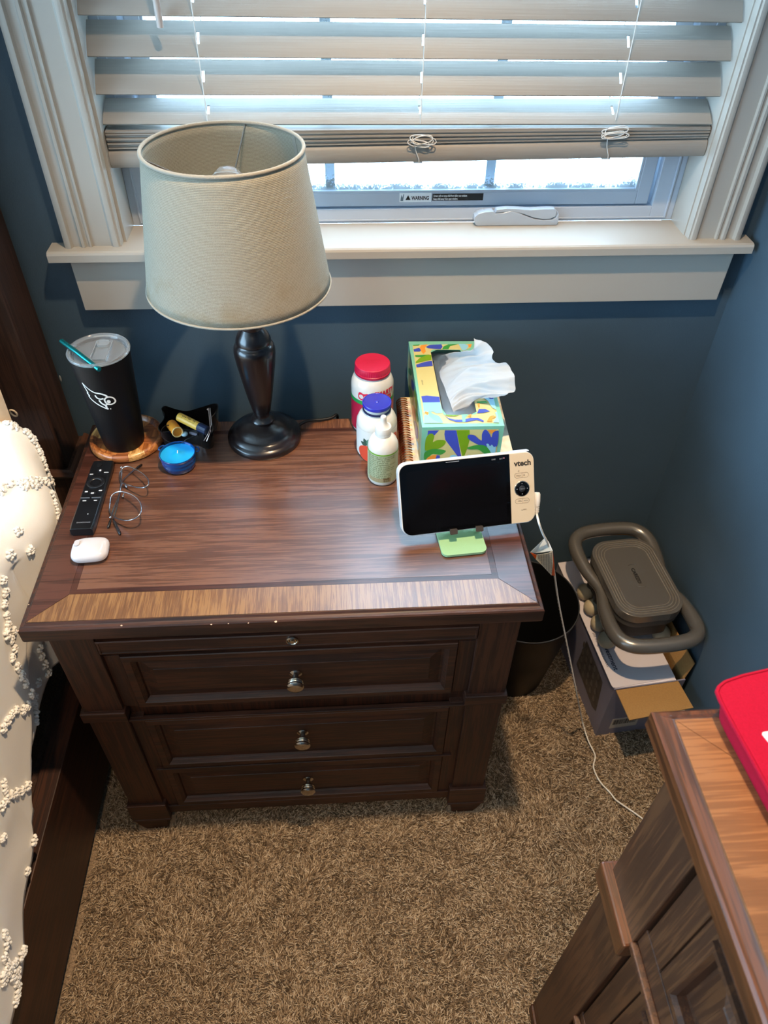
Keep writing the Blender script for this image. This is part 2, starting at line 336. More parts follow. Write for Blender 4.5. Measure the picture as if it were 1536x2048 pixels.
# height above lower edge (object origin sits on the sill)
mr = N.new('ShaderNodeMapRange'); mr.inputs['From Min'].default_value = .056; mr.inputs['From Max'].default_value = .078; mr.inputs['To Min'].default_value = 1; mr.inputs['To Max'].default_value = 0; L.new(sp.outputs['Z'], mr.inputs['Value'])
ad = N.new('ShaderNodeMath'); ad.operation = 'MULTIPLY_ADD'; ad.inputs[1].default_value = .9; L.new(n2.outputs[0], ad.inputs[0]); L.new(no.outputs[0], ad.inputs[2])
sb = N.new('ShaderNodeMath'); sb.operation = 'MULTIPLY_ADD'; sb.inputs[1].default_value = .42; L.new(mr.outputs[0], sb.inputs[0]); L.new(ad.outputs[0], sb.inputs[2])
ss = N.new('ShaderNodeMapRange'); ss.inputs['From Min'].default_value = 1.05; ss.inputs['From Max'].default_value = 1.30; ss.inputs['To Min'].default_value = .06; ss.inputs['To Max'].default_value = .9; L.new(sb.outputs[0], ss.inputs['Value'])
L.new(ss.outputs[0], mx.inputs[0]); L.new(tr.outputs[0], mx.inputs[1]); L.new(b.outputs[0], mx.inputs[2]); L.new(mx.outputs[0], N['Material Output'].inputs[0])
wpart('insect_screen', MB().add([(.170,.073,1.142),(.945,.073,1.142),(.945,.073,2.155),(.170,.073,2.155)], [(0,1,2,3)]), sm)
# warning sticker on the screen frame
a_, b_ = at(798, 386, 1, WY), at(968, 400, 1, WY)
WYF = SWP((0,.066,0)).y-.0004
pA = at(799, 386, 1, WYF); pB = at(864, 387, 1, WYF); pC = at(967, 388, 1, WYF); hh = .0165
lab_w = mat('sticker_clear', '#e8eef2', .4); lab_k = mat('sticker_black', '#15181b', .4); lab_t = mat('sticker_print', '#f3f4f4', .5)
st = MB().box(pA.x, pB.x-.001, WYF-.0002, WYF+.0004, pA.z-hh, pA.z); st.build('warning_sticker', lab_w, win)
MB().box(pB.x+.001, pC.x, WYF-.0002, WYF+.0004, pA.z-hh+.002, pA.z-.002).build('warning_sticker', lab_k, win)
text('sticker_lettering', 'WARNING', .0098, lab_k, win, (pA.x+.0225, WYF-.0003, pA.z-.0125), (1,0,0), (0,0,1), bold=.0003, sx=.68)
text('sticker_lettering', 'Screen will not stop child from falling out window.', .0053, lab_t, win, (pB.x+.003, WYF-.0003, pA.z-.0074), (1,0,0), (0,0,1), bold=.0001, sx=.58)
text('sticker_lettering', 'Keep child away from open window.', .0053, lab_t, win, (pB.x+.003, WYF-.0003, pA.z-.0128), (1,0,0), (0,0,1), bold=.0001, sx=.58)
tx = pA.x+.016; tz = pA.z-.0125
MB().prism([(tx-.0045, tz), (tx+.0045, tz), (tx, tz+.0085)], 0, .0003, mp=lambda x, y, z: (x, WYF-.0002-z, y)).build('warning_triangle', lab_k, win)
MB().prism([(tx-.014, tz-.002), (tx-.009, tz-.002), (tx-.0075, tz+.010), (tx-.0085, tz+.011), (tx-.0105, tz+.004), (tx-.0125, tz+.0095)], 0, .0003, mp=lambda x, y, z: (x, WYF-.0002-z, y)).build('hand_symbol', mat('sticker_grey', '#6f7f88', .5), win)

# crank handle unit on the sill (a thing of its own, folded)
hk = thing('window_crank', SWP((.74, .05, 1.0916)), 'folded white crank handle standing on the window sill against the frame', 'window crank')
hm = mat('crank_plastic', '#a9b3be', 0.28, coat=.3)
def hxf(mb, name, **k): mb.xf(SWP); return mb.build(name, hm, hk, **k)
prof = [(.672, 1.093), (.668, 1.100), (.6685, 1.107), (.674, 1.1125), (.684, 1.1155), (.699, 1.1165), (.702, 1.1125), (.716, 1.1135), (.728, 1.1165), (.742, 1.1135), (.756, 1.108), (.770, 1.103), (.786, 1.1005), (.802, 1.1010), (.808, 1.1045), (.811, 1.1120), (.8125, 1.108), (.813, 1.0990), (.811, 1.0920), (.675, 1.0920)]
hxf(MB().prism([(x, z) for x, z in prof][::-1], 0, .018, mp=lambda x, y, z: (x, .062-z, y)), 'crank_cover', bevel=.0025, seg=3)
arm = [(.703, 1.1135), (.705, 1.1185), (.722, 1.1205), (.742, 1.1195), (.762, 1.1175), (.785, 1.1190), (.803, 1.1190), (.8075, 1.1150), (.807, 1.1065), (.799, 1.1025), (.786, 1.1020), (.770, 1.1045), (.752, 1.1110), (.735, 1.1150), (.718, 1.1148)]
hxf(MB().prism(arm, 0, .013, mp=lambda x, y, z: (x, .0585-z, y)), 'crank_arm', bevel=.0025, seg=3)

# ---- blind
blind_mat = mat('blind_slat', '#9d968d', 0.5, var=(1.0, .07, (3, 60, 60)), bump=(1.0, .3, (6, 300, 300)), transl=.12)
bl = thing('window_blind', SWP((.557, .035, 1.22)), 'white faux wood venetian blind pulled partly up inside the window', 'window blind')
HX = (.252, .566, .862)
def slat_mesh(L_=.914, Wd=.050):
    mb = MB(); x0 = -.0+.557-L_/2-.557; x1 = -x0; xs = [x0]; t = .0010
    for h in HX: xs += [h-.557-.0019, h-.557+.0019]
    xs.append(x1)
    def seg(a, b, u0, u1):
        n = max(2, int(8*(u1-u0)/Wd)); row = []
        for k in range(n+1): u = u0+(u1-u0)*k/n; row.append((u, .0025*(1-(2*u/Wd)**2)))
        ring = [(u, z+t) for u, z in row]+[(u, z-t) for u, z in reversed(row)]
        mb.loft([[(x, u, z) for u, z in ring] for x in (a, b)])
    for i in range(len(xs)-1):
        if i % 2 == 0: seg(xs[i], xs[i+1], -Wd/2, Wd/2)
        else: seg(xs[i], xs[i+1], -Wd/2, -.0085); seg(xs[i], xs[i+1], .0085, Wd/2)
    return mb
smb = slat_mesh(); s0 = smb.build('slat', blind_mat, bl, smooth=40); sm_mesh = s0.data; bpy.data.objects.remove(s0)
for v in sm_mesh.vertices: v.co = Vector(v.co)+WL[bl.name]; v.co = v.co*SW
def put_slat(zl, zr, tilt, yf):
    """zl, zr: height of the room-side edge at both ends; yf: its distance from the wall face"""
    o = bpy.data.objects.new('slat', sm_mesh); C.objects.link(o); o.parent = bl
    wd = .025; cy = yf+wd*math.cos(tilt); cz = (zl+zr)/2+wd*math.sin(tilt)
    o.location = SWP((.557, cy, cz))-WL[bl.name]; o.rotation_euler = (tilt, -math.atan2(zr-zl, .914), 0)
yfr = .010
def zat(px, py): 
    p = at(px, py, 1, WY+yfr*SW); return CAM.z+(p.z-CAM.z)/SW
edges = [(zat(161, 30), zat(1477, 45)), (zat(178, 113), zat(1451, 122)), (zat(196, 189), zat(1430, 193))]
a4 = (zat(210, 249), zat(1420, 249))
put_slat(a4[0], a4[1], math.radians(27), yfr)
for a, b_ in edges: put_slat(a, b_, math.radians(47), yfr)
zl, zr = edges[0]
for k in range(1, 17):
    if zl+.0475*k < 2.15: put_slat(zl+.0475*k, zr+.0478*k, math.radians(47), yfr)
RL, RR = zat(222, 336), zat(1407, 312)
tl, t_r = zat(214, 262), zat(1411, 254)
nst = 8
for k in range(nst):
    f = (k+.35)/nst; put_slat(RL+.0265+(tl-RL-.0265)*f, RR+.0265+(t_r-RR-.0265)*f, math.radians(1.5*math.sin(k*2.3)), yfr+.0018*math.sin(k*2.7))
mb = MB(); pr = [(.058, 0), (.010, 0), (.0085, .003), (.0075, .010), (.0085, .0185), (.0105, .0225), (.014, .0245), (.056, .0245), (.058, .0225)]
mb.loft([[(x, y, z+(RL if x < .5 else RR)) for y, z in pr] for x in (.0985, 1.0155)])
mb.xf(SWP); mb.build('bottom_rail', blind_mat, bl, smooth=40)
head = MB().box(.1, 1.014, .004, .06, 2.15, 2.198); head.xf(SWP); head.build('head_rail', blind_mat, bl, bevel=.002)
cordm = mat('blind_cord', '#d9d6d0', 0.7)
for i, hx in enumerate(HX):
    zr_ = RL+(RR-RL)*(hx-.1)/.914
    mb = MB(); mb.tube([SWP((hx, .0075, 2.15)), SWP((hx, .0075, zr_+.055))], .0009, 6); mb.tube([SWP((hx+.002, .061, 2.15)), SWP((hx+.002, .061, zr_+.02))], .0009, 6)
    mb.build('ladder_cord', cordm, bl)
    mb = MB(); rg = random.Random(i+3)
    c0 = Vector((hx, .004, zr_+.038 if i == 2 else zr_+.032))
    for q in range(5):
        pts = []
        ax_, az_ = .021*rg.uniform(.6, 1), .0065*rg.uniform(.6, 1.1); cx_ = rg.uniform(-.004, .006); cz_ = rg.uniform(-.004, .004); ph = rg.uniform(-.25, .25)
        for k in range(14):
            a = 2*PI*k/14; x = ax_*math.cos(a); z = az_*math.sin(a); pts.append(SWP(c0+Vector((cx_+x*math.cos(ph)-z*math.sin(ph), -.001*q+.0012*math.sin(3*a), cz_+x*math.sin(ph)+z*math.cos(ph)))))
        mb.tube(pts, .0008, 5, closed=True)
    mb.tube([SWP(p) for p in spline([(hx-.008, .004, zr_+.030), (hx-.006, .005, zr_+.018), (hx-.001, .006, zr_+.006), (hx, .0065, zr_-.001)], 4, False)], .0008, 5)
    mb.build('knotted_cord', cordm, bl)
    mb = MB().box(hx-.008, hx+.006, .012, .03, zr_-.003, zr_+.0005); mb.xf(SWP); mb.build('cord_button', cordm, bl, bevel=.0008)
p0, p1 = SWP((.2075, -.003, 2.12)), at(321, 55, 1, WY-.003*SW)
MB().tube([p0, p1], [.0040, .0052], 12).build('tilt_wand', mat('wand', '#b9aea6', .4), bl, smooth=50)

# ceiling fixture that lights the corner, plus an added fill downlight behind the camera
for pos, wt, cone, lb in ((LAMP_POS, LAMP_W, 90, 'small round downlight on the ceiling above the nightstand, outside the picture'), ((.30, -2.15, 2.38), 48.0, 125, 'added fill downlight on the ceiling behind the photographer, outside the picture')):
    lf = thing('ceiling_light', (pos[0], pos[1], CZ), lb, 'ceiling light', 'round downlights in the ceiling')
    MB().lathe([(.052, CZ-.012), (.056, CZ-.016), (.078, CZ-.010), (.080, CZ), (.052, CZ)], (pos[0], pos[1], 0), 40, cap=False).build('trim_ring', white_plastic, lf, smooth=40)
    ld = bpy.data.lights.new('lamp_bulb', 'SPOT'); ld.spot_size = math.radians(cone); ld.spot_blend = 1.0; ld.energy = wt; ld.color = LAMP_COL; ld.shadow_soft_size = .028 if wt == LAMP_W else .05
    lo = bpy.data.objects.new('lamp_bulb', ld); C.objects.link(lo); lo.parent = lf; lo.location = Vector(pos)-Vector((pos[0], pos[1], CZ))
# ================================================================ NIGHTSTAND
HT = .744
NX0, NX1, NYF, NYB = -.044, .730, -.503, -.012
ns = thing('nightstand', (.343, -.25, 0), 'dark wooden nightstand with three drawers and a banded top under the window', 'nightstand')
def lip(x0, x1, y0, y1, zt, parent, m_, th=.030, gap=.0105):
    """moulded slab: rectangle rings from the underside up to the recessed field"""
    rings = []
    for ins, z in ((.010, zt-th-.006), (.0012, zt-th-.004), (0, zt-th-.001), (0, zt-.0085), (.0018, zt-.0062), (.0045, zt-.0058), (.0072, zt-.0045), (gap-.001, zt-.0012), (gap, zt-.0010)):
        rings.append([(x0+ins, y0+ins, z), (x1-ins, y0+ins, z), (x1-ins, y1-ins, z), (x0+ins, y1-ins, z)])
    return MB().loft(rings).build('top_moulding', m_, parent, smooth=25)
lip(NX0, NX1, NYF, NYB, HT, ns, dark_wood)
g = .0108; bx0, bx1, by0, by1 = NX0+g, NX1-g, NYF+g, NYB-g
bw = .050; iw = .009
ix0, ix1, iy0, iy1 = bx0+bw, bx1-bw, by0+bw, by1-.028
def slab(name, poly, m_, dz=0): return MB().prism(poly, HT-.0014, HT-dz).build(name, m_, ns)
e_ = .0003
slab('front_band', [(bx0+e_, by0), (bx1-e_, by0), (ix1-e_, iy0-e_), (ix0+e_, iy0-e_)], strip_wood)
slab('back_band', [(ix0+e_, iy1+e_), (ix1-e_, iy1+e_), (bx1-e_, by1), (bx0+e_, by1)], wood('back_band_wood', '#4d2f20', '#65402b', '#7d5439', 1, 0.36, 0.8, 2.0))
slab('left_band', [(bx0, by0+e_), (ix0-e_, iy0+e_), (ix0-e_, iy1-e_), (bx0, by1-e_)], side_wood)
slab('right_band', [(ix1+e_, iy0+e_), (bx1, by0+e_), (bx1, by1-e_), (ix1+e_, iy1-e_)], side_wood)
slab('inlay_strip', [(ix0, iy0), (ix1, iy0), (ix1-iw, iy0+iw), (ix0+iw, iy0+iw)], inlay_wood, .0001)
slab('inlay_strip', [(ix0+iw, iy1-iw), (ix1-iw, iy1-iw), (ix1, iy1), (ix0, iy1)], inlay_wood, .0001)
slab('inlay_strip', [(ix0, iy0), (ix0+iw, iy0+iw), (ix0+iw, iy1-iw), (ix0, iy1)], inlay_wood, .0001)
slab('inlay_strip', [(ix1-iw, iy0+iw), (ix1, iy0), (ix1, iy1), (ix1-iw, iy1-iw)], inlay_wood, .0001)
slab('centre_panel', [(ix0+iw+e_, iy0+iw+e_), (ix1-iw-e_, iy0+iw+e_), (ix1-iw-e_, iy1-iw-e_), (ix0+iw+e_, iy1-iw-e_)], top_wood)
# case
PX = ((-.026, .041), (.643, .709)); FY = -.474
box('case_body', (-.016, .699, -.455, NYB-.02, .055, HT-.034), dark_wood_v, ns)
def knob(parent, c, s=1.0):
    y = c[1]; prof = [(.0001, 0), (.0105, 0), (.0112, .002), (.0085, .004), (.0055, .006), (.0048, .012), (.0075, .015), (.0125, .0165), (.0135, .0185), (.0118, .0198), (.0132, .0212), (.0145, .0235), (.0132, .0252), (.0148, .027), (.0155, .0295), (.0135, .032), (.0075, .0335), (.0001, .034)]
    return MB().lathe([(r*s, h*s) for r, h in prof], c, 28, axis=(0, -1, 0)).build('knob', nickel, parent, smooth=45)
for i, (a, b_) in enumerate(PX):
    box('post', (a, b_, FY, FY+.05, .11, HT-.034), dark_wood_v, ns, bevel=.0012)
    box('post_band', (a-.006, b_+.004, FY-.0075, FY+.02, .443, .470), dark_wood, ns, bevel=.0018)
    box('plinth_block', (a-.006, b_+.006, FY-.0075, FY+.055, .052, .112), dark_wood, ns, bevel=.0015)
    mb = MB(); o_, s_ = (b_+.004, -1) if i else (a-.004, 1)   # outer side curves in towards the ground
    pts = [(o_, .052), (o_, .040), (o_+s_*.003, .026), (o_+s_*.010, .012), (o_+s_*.017, 0), (o_+s_*.064, 0), (o_+s_*.068, .052)]
    if i: pts = pts[::-1]
    mb.prism(pts[::-1], 0, .05, mp=lambda x, y, z: (x, FY-.004+z, y)); mb.build('foot', dark_wood, ns, bevel=.001)
    box('foot_bead', (a-.0065, b_+.0065, FY-.009, FY+.05, .044, .0515), dark_wood, ns, bevel=.003, seg=3)
box('back_foot', (-.02, .03, -.08, -.035, 0, .055), dark_wood, ns, bevel=.001); box('back_foot', (.65, .70, -.08, -.035, 0, .055), dark_wood, ns, bevel=.001)
sx0, sx1 = .041, .643
for za, zb in ((.085, .431), (.4685, .617)):
    box('stile', (sx0, .066, FY+.008, FY+.04, za, zb), dark_wood_v, ns, bevel=.0008); box('stile', (.615, sx1, FY+.008, FY+.04, za, zb), dark_wood_v, ns, bevel=.0008)
box('rail', (sx0, sx1, FY+.024, FY+.04, .617, .634), dark_wood, ns); box('rail', (sx0, sx1, FY+.024, FY+.04, .422, .4685), dark_wood, ns)
box('rail', (.066, .615, FY+.010, FY+.04, .240, .247), dark_wood, ns)
box('rail', (sx0, sx1, FY+.002, FY+.012, .425, .4305), dark_wood, ns, bevel=.001)
box('rail', (sx0+.012, sx1-.012, FY+.002, FY+.012, .2405, .2465), dark_wood, ns, bevel=.001)
mb = MB().box(.041, .643, FY+.004, FY+.03, .056, .084); mb.build('bottom_rail', dark_wood, ns, bevel=.001)
sl = MB().panel(sx0+.001, sx1-.001, .6345, .667, [(0, -.02), (0, .001), (.0015, .0025), (.004, .0025), (.0045, .0015)], FY).build('pull_out_shelf', dark_wood, ns)
MB().lathe([(.0001, 0), (.0095, 0), (.0098, .0035), (.0075, .0045), (.0065, .003), (.0045, .003), (.0035, .0055), (.0001, .006)], (.345, FY-.001, .653), 24, axis=(0, -1, 0)).build('knob', nickel, sl, smooth=40)
RG = [(0, -.012), (0, .0005), (.0015, .002), (.0135, .002), (.0145, .0005), (.0165, -.0015), (.0195, -.0045), (.021, -.0085), (.0245, -.0085), (.043, -.0035), (.0435, -.0022), (.060, -.0022)]
for z0, z1, kz in ((.468, .6165, .5455), (.2475, .4215, .351), (.0855, .2395, .166)):
    d = MB().panel(.0672, .6138, z0, z1, RG, FY+.006).build('drawer', dark_wood, ns)
    knob(d, (.343, FY+.0085, kz), .95)
# paint chips on the moulded front edge
chip = mat('chipped_wood', '#c9a98e', .8); mb = MB()
for px, py, rr in ((243, 1252, 2.3), (423, 1250, 1.6), (457, 1248, 1.2), (497, 1247, 1.0), (552, 1244, 2.6), (36, 1263, 2.2), (58, 1210, 1.3), (322, 1228, 1.0), (447, 1233, .9)):
    c = at(px, py, 2, HT-.0062); rr *= .00075
    mb.add([(c.x+rr*1.3*math.cos(2*PI*k/7)*random.uniform(.6, 1.2), c.y+rr*math.sin(2*PI*k/7)*random.uniform(.6, 1.2), c.z+.0011) for k in range(7)], [tuple(range(7))])
mb.build('edge_chip', chip, ns)['kind'] = 'stuff'

# ================================================================ CHEST OF DRAWERS (its face looks towards -x)
CX, CY, CH = .719, -.826, 1.0
def cmap(p): p = Vector(p); return Vector((CX+p.y, CY-p.x, p.z))
cw, cdp = 1.45, .475
ch = thing('chest_of_drawers', (CX+.24, CY-.7, 0), 'tall dark wooden chest of drawers in the lower right corner', 'chest of drawers')
def cb(name, mb, m_=None, parent=None, **k): mb.xf(cmap); return mb.build(name, m_ or chest_wood, parent or ch, **k)
rings = []
for ins, z in ((.012, CH-.038), (.0015, CH-.036), (0, CH-.033), (0, CH-.0105), (.0025, CH-.0080), (.006, CH-.0078), (.010, CH-.005), (.0135, CH-.0015), (.0145, CH-.0012)):
    rings.append([(0+ins, 0+ins, z), (cw-ins, 0+ins, z), (cw-ins, cdp-ins, z), (0+ins, cdp-ins, z)])
cb('top_moulding', MB().loft(rings), chest_mould, smooth=25)
q = .0150
cb('left_band', MB().prism([(q, q+e_), (q+.075, q+.075), (q+.075, cdp-q-.075), (q, cdp-q)], CH-.0016, CH), chest_top_wood)
cb('front_band', MB().prism([(q+e_, q), (cw-q, q), (cw-q-.075, q+.0745), (q+.0755, q+.0745)], CH-.0016, CH), chest_top_wood)
cb('back_band', MB().prism([(q+.0755, cdp-q-.0745), (cw-q-.075, cdp-q-.0745), (cw-q, cdp-q), (q+e_, cdp-q)], CH-.0016, CH), chest_top_wood)
cb('centre_panel', MB().prism([(q+.076, q+.0755), (cw-q-.076, q+.0755), (cw-q-.076, cdp-q-.0755), (q+.076, cdp-q-.0755)], CH-.0016, CH), chest_top_wood)
cb('case_body', MB().box(.045, cw-.045, .052, cdp-.012, .05, CH-.038))
F2 = .030
for a, b_ in ((.026, .108), (cw-.108, cw-.026)):
    cb('post', MB().box(a, b_, F2, F2+.05, .055, CH-.038), bevel=.0015)
    cb('post_band', MB().box(a-.010, b_+.004, F2-.012, F2+.02, .628, .668), chest_mould, bevel=.003)
    cb('plinth_block', MB().box(a, b_+.002, F2, F2+.055, .03, .055), bevel=.002); cb('foot', MB().box(a, b_, F2-.004, F2+.05, 0, .03), bevel=.004)
# side of the case that faces the window: stile and recessed panel
cb('side_panel', MB().box(.030, .046, .052, cdp-.012, .09, CH-.038))
cb('stile', MB().box(.112, .148, F2+.006, F2+.04, .08, .93), bevel=.001)
cb('rail', MB().box(.112, cw-.112, F2+.004, F2+.04, .905, CH-.036), bevel=.001)
cb('rail', MB().box(.108, cw-.112, F2+.005, F2+.04, .655, .712), bevel=.001)
cb('rail', MB().box(.108, cw-.108, F2-.004, F2+.006, .660, .672), bevel=.002)
cb('rail', MB().box(.108, cw-.112, F2+.005, F2+.04, .310, .352), bevel=.001)
cb('rail', MB().box(.108, cw-.108, F2-.004, F2+.006, .322, .332), bevel=.002)
RG2 = [(0, -.014), (0, .001), (.002, .003), (.018, .003), (.0185, .0085), (.026, .0085), (.0285, .003), (.029, -.007), (.033, -.007), (.060, .000), (.061, .0015), (.09, .0015)]
for x0, x1 in ((.150, .70), (.74, 1.30)):
    for z0, z1, kz in ((.714, .903, .81), (.354, .653, .5), (.10, .308, .2)):
        mb = MB().panel(x0, x1, z0, z1, RG2, F2+.008); d = cb('drawer', mb)
        kx = (x0+x1)/2; mb = MB().lathe([(.0001, 0), (.0105, 0), (.0085, .004), (.0048, .01), (.0135, .0175), (.0155, .0285), (.0075, .0325), (.0001, .033)], (kx, F2+.005, kz), 20, axis=(0, -1, 0)); cb('knob', mb, nickel, d, smooth=45)
    cb('stile', MB().box(x1+.002, x1+.038, F2+.006, F2+.04, .08, .93), bevel=.001)

# red felt piece with white print on the chest
red = mat('red_felt', '#a00a28', 0.95, bump=(900, .8), var=(700, .12), spec=.2); whf = mat('white_print', '#f1ede6', .7)
rp = [at(x, y, 2, 1.030) for x, y in ((1429, 1384), (1433, 1374), (1445, 1364), (1480, 1352), (1536, 1339), (1640, 1325))]
far = [(.93, -.835), (.95, -1.0), (.89, -1.13)]
lft = [at(x, y, 2, 1.030) for x, y in ((1600, 1702), (1536, 1588), (1490, 1503), (1450, 1430), (1434, 1398))]
poly = [(p.x, p.y) for p in rp]+far+[(p.x, p.y) for p in lft]
poly = poly[::-1]
cen = Vector((sum(p[0] for p in poly)/len(poly), sum(p[1] for p in poly)/len(poly)))
def ring(k, z, dip=0): return [(cen.x+(p[0]-cen.x)*k, cen.y+(p[1]-cen.y)*k, z) for p in poly]
mb = MB().loft([ring(.80, 1.0005), ring(.84, 1.010), ring(.90, 1.0265), ring(.985, 1.0285), ring(1.0, 1.0300), ring(1.0, 1.0315), ring(.992, 1.0335), ring(.965, 1.0335), ring(.958, 1.0322), ring(.950, 1.0335), ring(.8, 1.034), ring(.4, 1.034)])
rf = mb.build('red_felt_pouch', red, None, smooth=60, origin=(.93, -1.05, 1.0)); tag(rf, 'bright red felt pouch with stitched edge lying on the chest of drawers', 'pouch')
mb = MB(); a = at(1523, 1463, 2, 1.0362); mb.prism(rrect(0, .013, -.085, 0, .003), 0, .0008, mp=lambda x, y, z: (a.x+x*.95-y*.28, a.y+y*.95+x*.1, 1.0338+z)); mb.build('printed_letter', whf, rf)

# ================================================================ BED
bed = thing('bed', (-.9, -.9, 0), 'dark wooden bed frame with tall headboard post at the left edge', 'bed')
box('headboard_post', (-.225, -.127, .002, .108, .60, 1.5), bed_wood, bed, bevel=.004)
box('post_base', (-.235, -.117, -.010, .112, 0, .617), bed_wood, bed, bevel=.003)
bead = mat('headboard_bead', '#4a3024', .35)
mb = MB(); pr = [(0, 0), (.010, .002), (.012, .008), (.006, .014), (0, .016)]
path = [(-.235, -.010), (-.117, -.010), (-.117, .112)]
mb.loft([[(-.24, -.010-a, .608+h) for a, h in pr], [(-.117+a, -.010-a, .608+h) for a, h in pr], [(-.117+a, .112, .608+h) for a, h in pr]]); mb.build('base_moulding', bead, bed)
box('headboard_panel', (-1.9, -.225, .030, .090, .3, 1.35), bed_wood, bed, bevel=.003)
box('headboard_rail', (-1.9, -.226, .012, .10, 1.35, 1.47), bed_wood, bed, bevel=.004)
box('side_rail', (-.148, -.108, -2.1, -.010, .045, .300), wood('rail_wood', '#1d0e08', '#2e170e', '#422314', 1, .5, .1, 1, .6), bed, bevel=.002)
box('rail_ledge', (-.165, -.148, -2.1, -.010, .10, .285), bed_wood, bed)
cl = mat('screw_cover', '#cfd3d6', .3, .6)
p = at(121, 757, 0, -.1265); MB().ball((p.x, p.y, p.z), .004, 6, (.4, .6, 1.9)).build('bolt_cap', cl, bed, smooth=60)
mt = mat('mattress_fabric', '#cfc9c0', .9)
tag(MB().loft([[(x, y, z) for x, y in rrect(-1.75, -.175, -2.05, -.02, .05)] for z in (.30, .70)]).build('mattress', mt, None, bevel=.02, origin=(-.9, -1, .3)), 'thick mattress hidden under the white bedspread', 'mattress')

# bedspread: a draped sheet, top -> rolled edge -> hanging side
bs_mat = mat('bedspread_cloth', '#f6f3ec', .9, bump=(1300, .35), sheen=.2, var=(3, .03))
def hem(y):
    K = [(-2.2, .20), (-.95, .235), (-.845, .268), (-.75, .30), (-.67, .338), (-.60, .385), (-.554, .426), (-.5, .432), (-.4, .44), (-.3, .452), (-.1, .46)]
    for (a, za), (b_, zb) in zip(K, K[1:]):
        if y <= b_: return za+(zb-za)*max(0, (y-a))/(b_-a)
    return K[-1][1]
def fold_line(y):
    K = [(-.60, .39), (-.568, .418), (-.534, .457), (-.41, .577), (-.30, .68), (-.2, .8)]
    for (a, za), (b_, zb) in zip(K, K[1:]):
        if y <= b_: return za+(zb-za)*max(0, (y-a))/(b_-a)
    return 1.0
def smst(a, b_, x): t = max(0, min(1, (x-a)/(b_-a))); return t*t*(3-2*t)
def spread_pt(u, v):
    """u 0..1 across (0 far on the bed, 1 hem), v 0..1 from head end to the foot"""
    y = -.100 - 2.0*v**1.35
    head = smst(.0, .05, v)               # rolled fold at the head end
    xe = -.104 + .003*math.sin(y*21+.5)
    xe += .040*math.exp(-((y+.255)/.095)**2)
    zt = .780 + .010*math.sin(y*11+1) + .005*math.sin(y*29) + .045*math.exp(-((y+.10)/.13)**2)
    if u < .45:
        t = u/.45; x = -1.0+(xe-.055+1.0)*t; z = zt+.030-.030*t*t + .006*math.sin(x*17+y*7)
    elif u < .68:
        t = (u-.45)/.23; a = t*PI/2; x = xe-.055+.055*math.sin(a); z = zt-.060+.060*math.cos(a)
    else:
        t = (u-.68)/.32; z0 = zt-.060; z = z0+(hem(y)-z0)*t
        x = xe + .003*math.sin(y*38+1.0)*t - .006*math.exp(-((y+.36)/.006)**2) - .004*math.exp(-((y+.62)/.012)**2)
        ln = fold_line(y); x += -.016*t + (.018*smst(-.006, .006, z-ln)*t if y > -.60 else .018*t)   # front fold overlaps the rear one
    if head < 1:
        k = 1-head; y += .02*k; z -= .030*k*k; x -= .03*k*k*smst(.3, .6, u)
        y -= .12*smst(.50, 1.0, u)*k
    # the head-end corner rounds off
    return Vector((x, y, z))
nu, nv = 150, 230
mb = MB(); vs = [spread_pt(i/nu, j/nv) for j in range(nv+1) for i in range(nu+1)]
vs = [p+Vector((.0025*noise.noise(p*14), .0, .004*noise.noise(p*9+Vector((3, 1, 7))))) for p in vs]
mb.add(vs, [(j*(nu+1)+i, j*(nu+1)+i+1, (j+1)*(nu+1)+i+1, (j+1)*(nu+1)+i) for j in range(nv) for i in range(nu)])
bs = mb.build('bedspread', bs_mat, None, smooth=180, origin=(-.3, -.5, .75), solid=.004); tag(bs, 'cream white bedspread with tufted flower trails hanging down beside the nightstand', 'bedspread')
bvh = BVHTree.FromPolygons([tuple(v) for v in vs], [tuple(f) for f in mb.f])
tuft_m = mat('tuft_yarn', '#f8f5ee', .95, bump=(900, .5))
def tuft_mesh(seed, R=.0085, n=7):
    rg = random.Random(seed); mb = MB()
    for k in range(n):
        a = 2*PI*k/n+rg.uniform(-.2, .2); rr = R*.62*rg.uniform(.85, 1.15)
        for q in range(2):
            mb.ball((rr*math.cos(a)*(1-.25*q)+rg.uniform(-.0008, .0008), rr*math.sin(a)*(1-.25*q), .0022+.0012*q), R*.30*rg.uniform(.85, 1.15), 3, (1, 1, .9))
    mb.ball((0, 0, .0030), R*.28, 3)
    o = mb.build('tufted_flower', tuft_m, None, smooth=60); me = o.data; bpy.data.objects.remove(o); return me
TM = [tuft_mesh(i, n=(6, 7, 5, 7)[i]) for i in range(4)]
def tuft(px, py, s=1.0):
    d = (CR*((px-768)/FPX) - CU*((py-1024)/FPX) + CF).normalized(); hit, nrm, i, dist = bvh.ray_cast(CAM, d)
    if hit is None: return
    if nrm.dot(d) > 0: nrm = -nrm
    o = bpy.data.objects.new('tufted_flower', random.choice(TM)); C.objects.link(o); o.parent = bs
    q_ = nrm.to_track_quat('Z', 'Y'); o.rotation_mode = 'QUATERNION'; o.rotation_quaternion = q_ @ Matrix.Rotation(random.uniform(0, 6), 3, 'Z').to_quaternion()
    o.location = hit+nrm*.0018-WL[bs.name]; s *= random.uniform(1.05, 1.35); o.scale = (s, s, s)
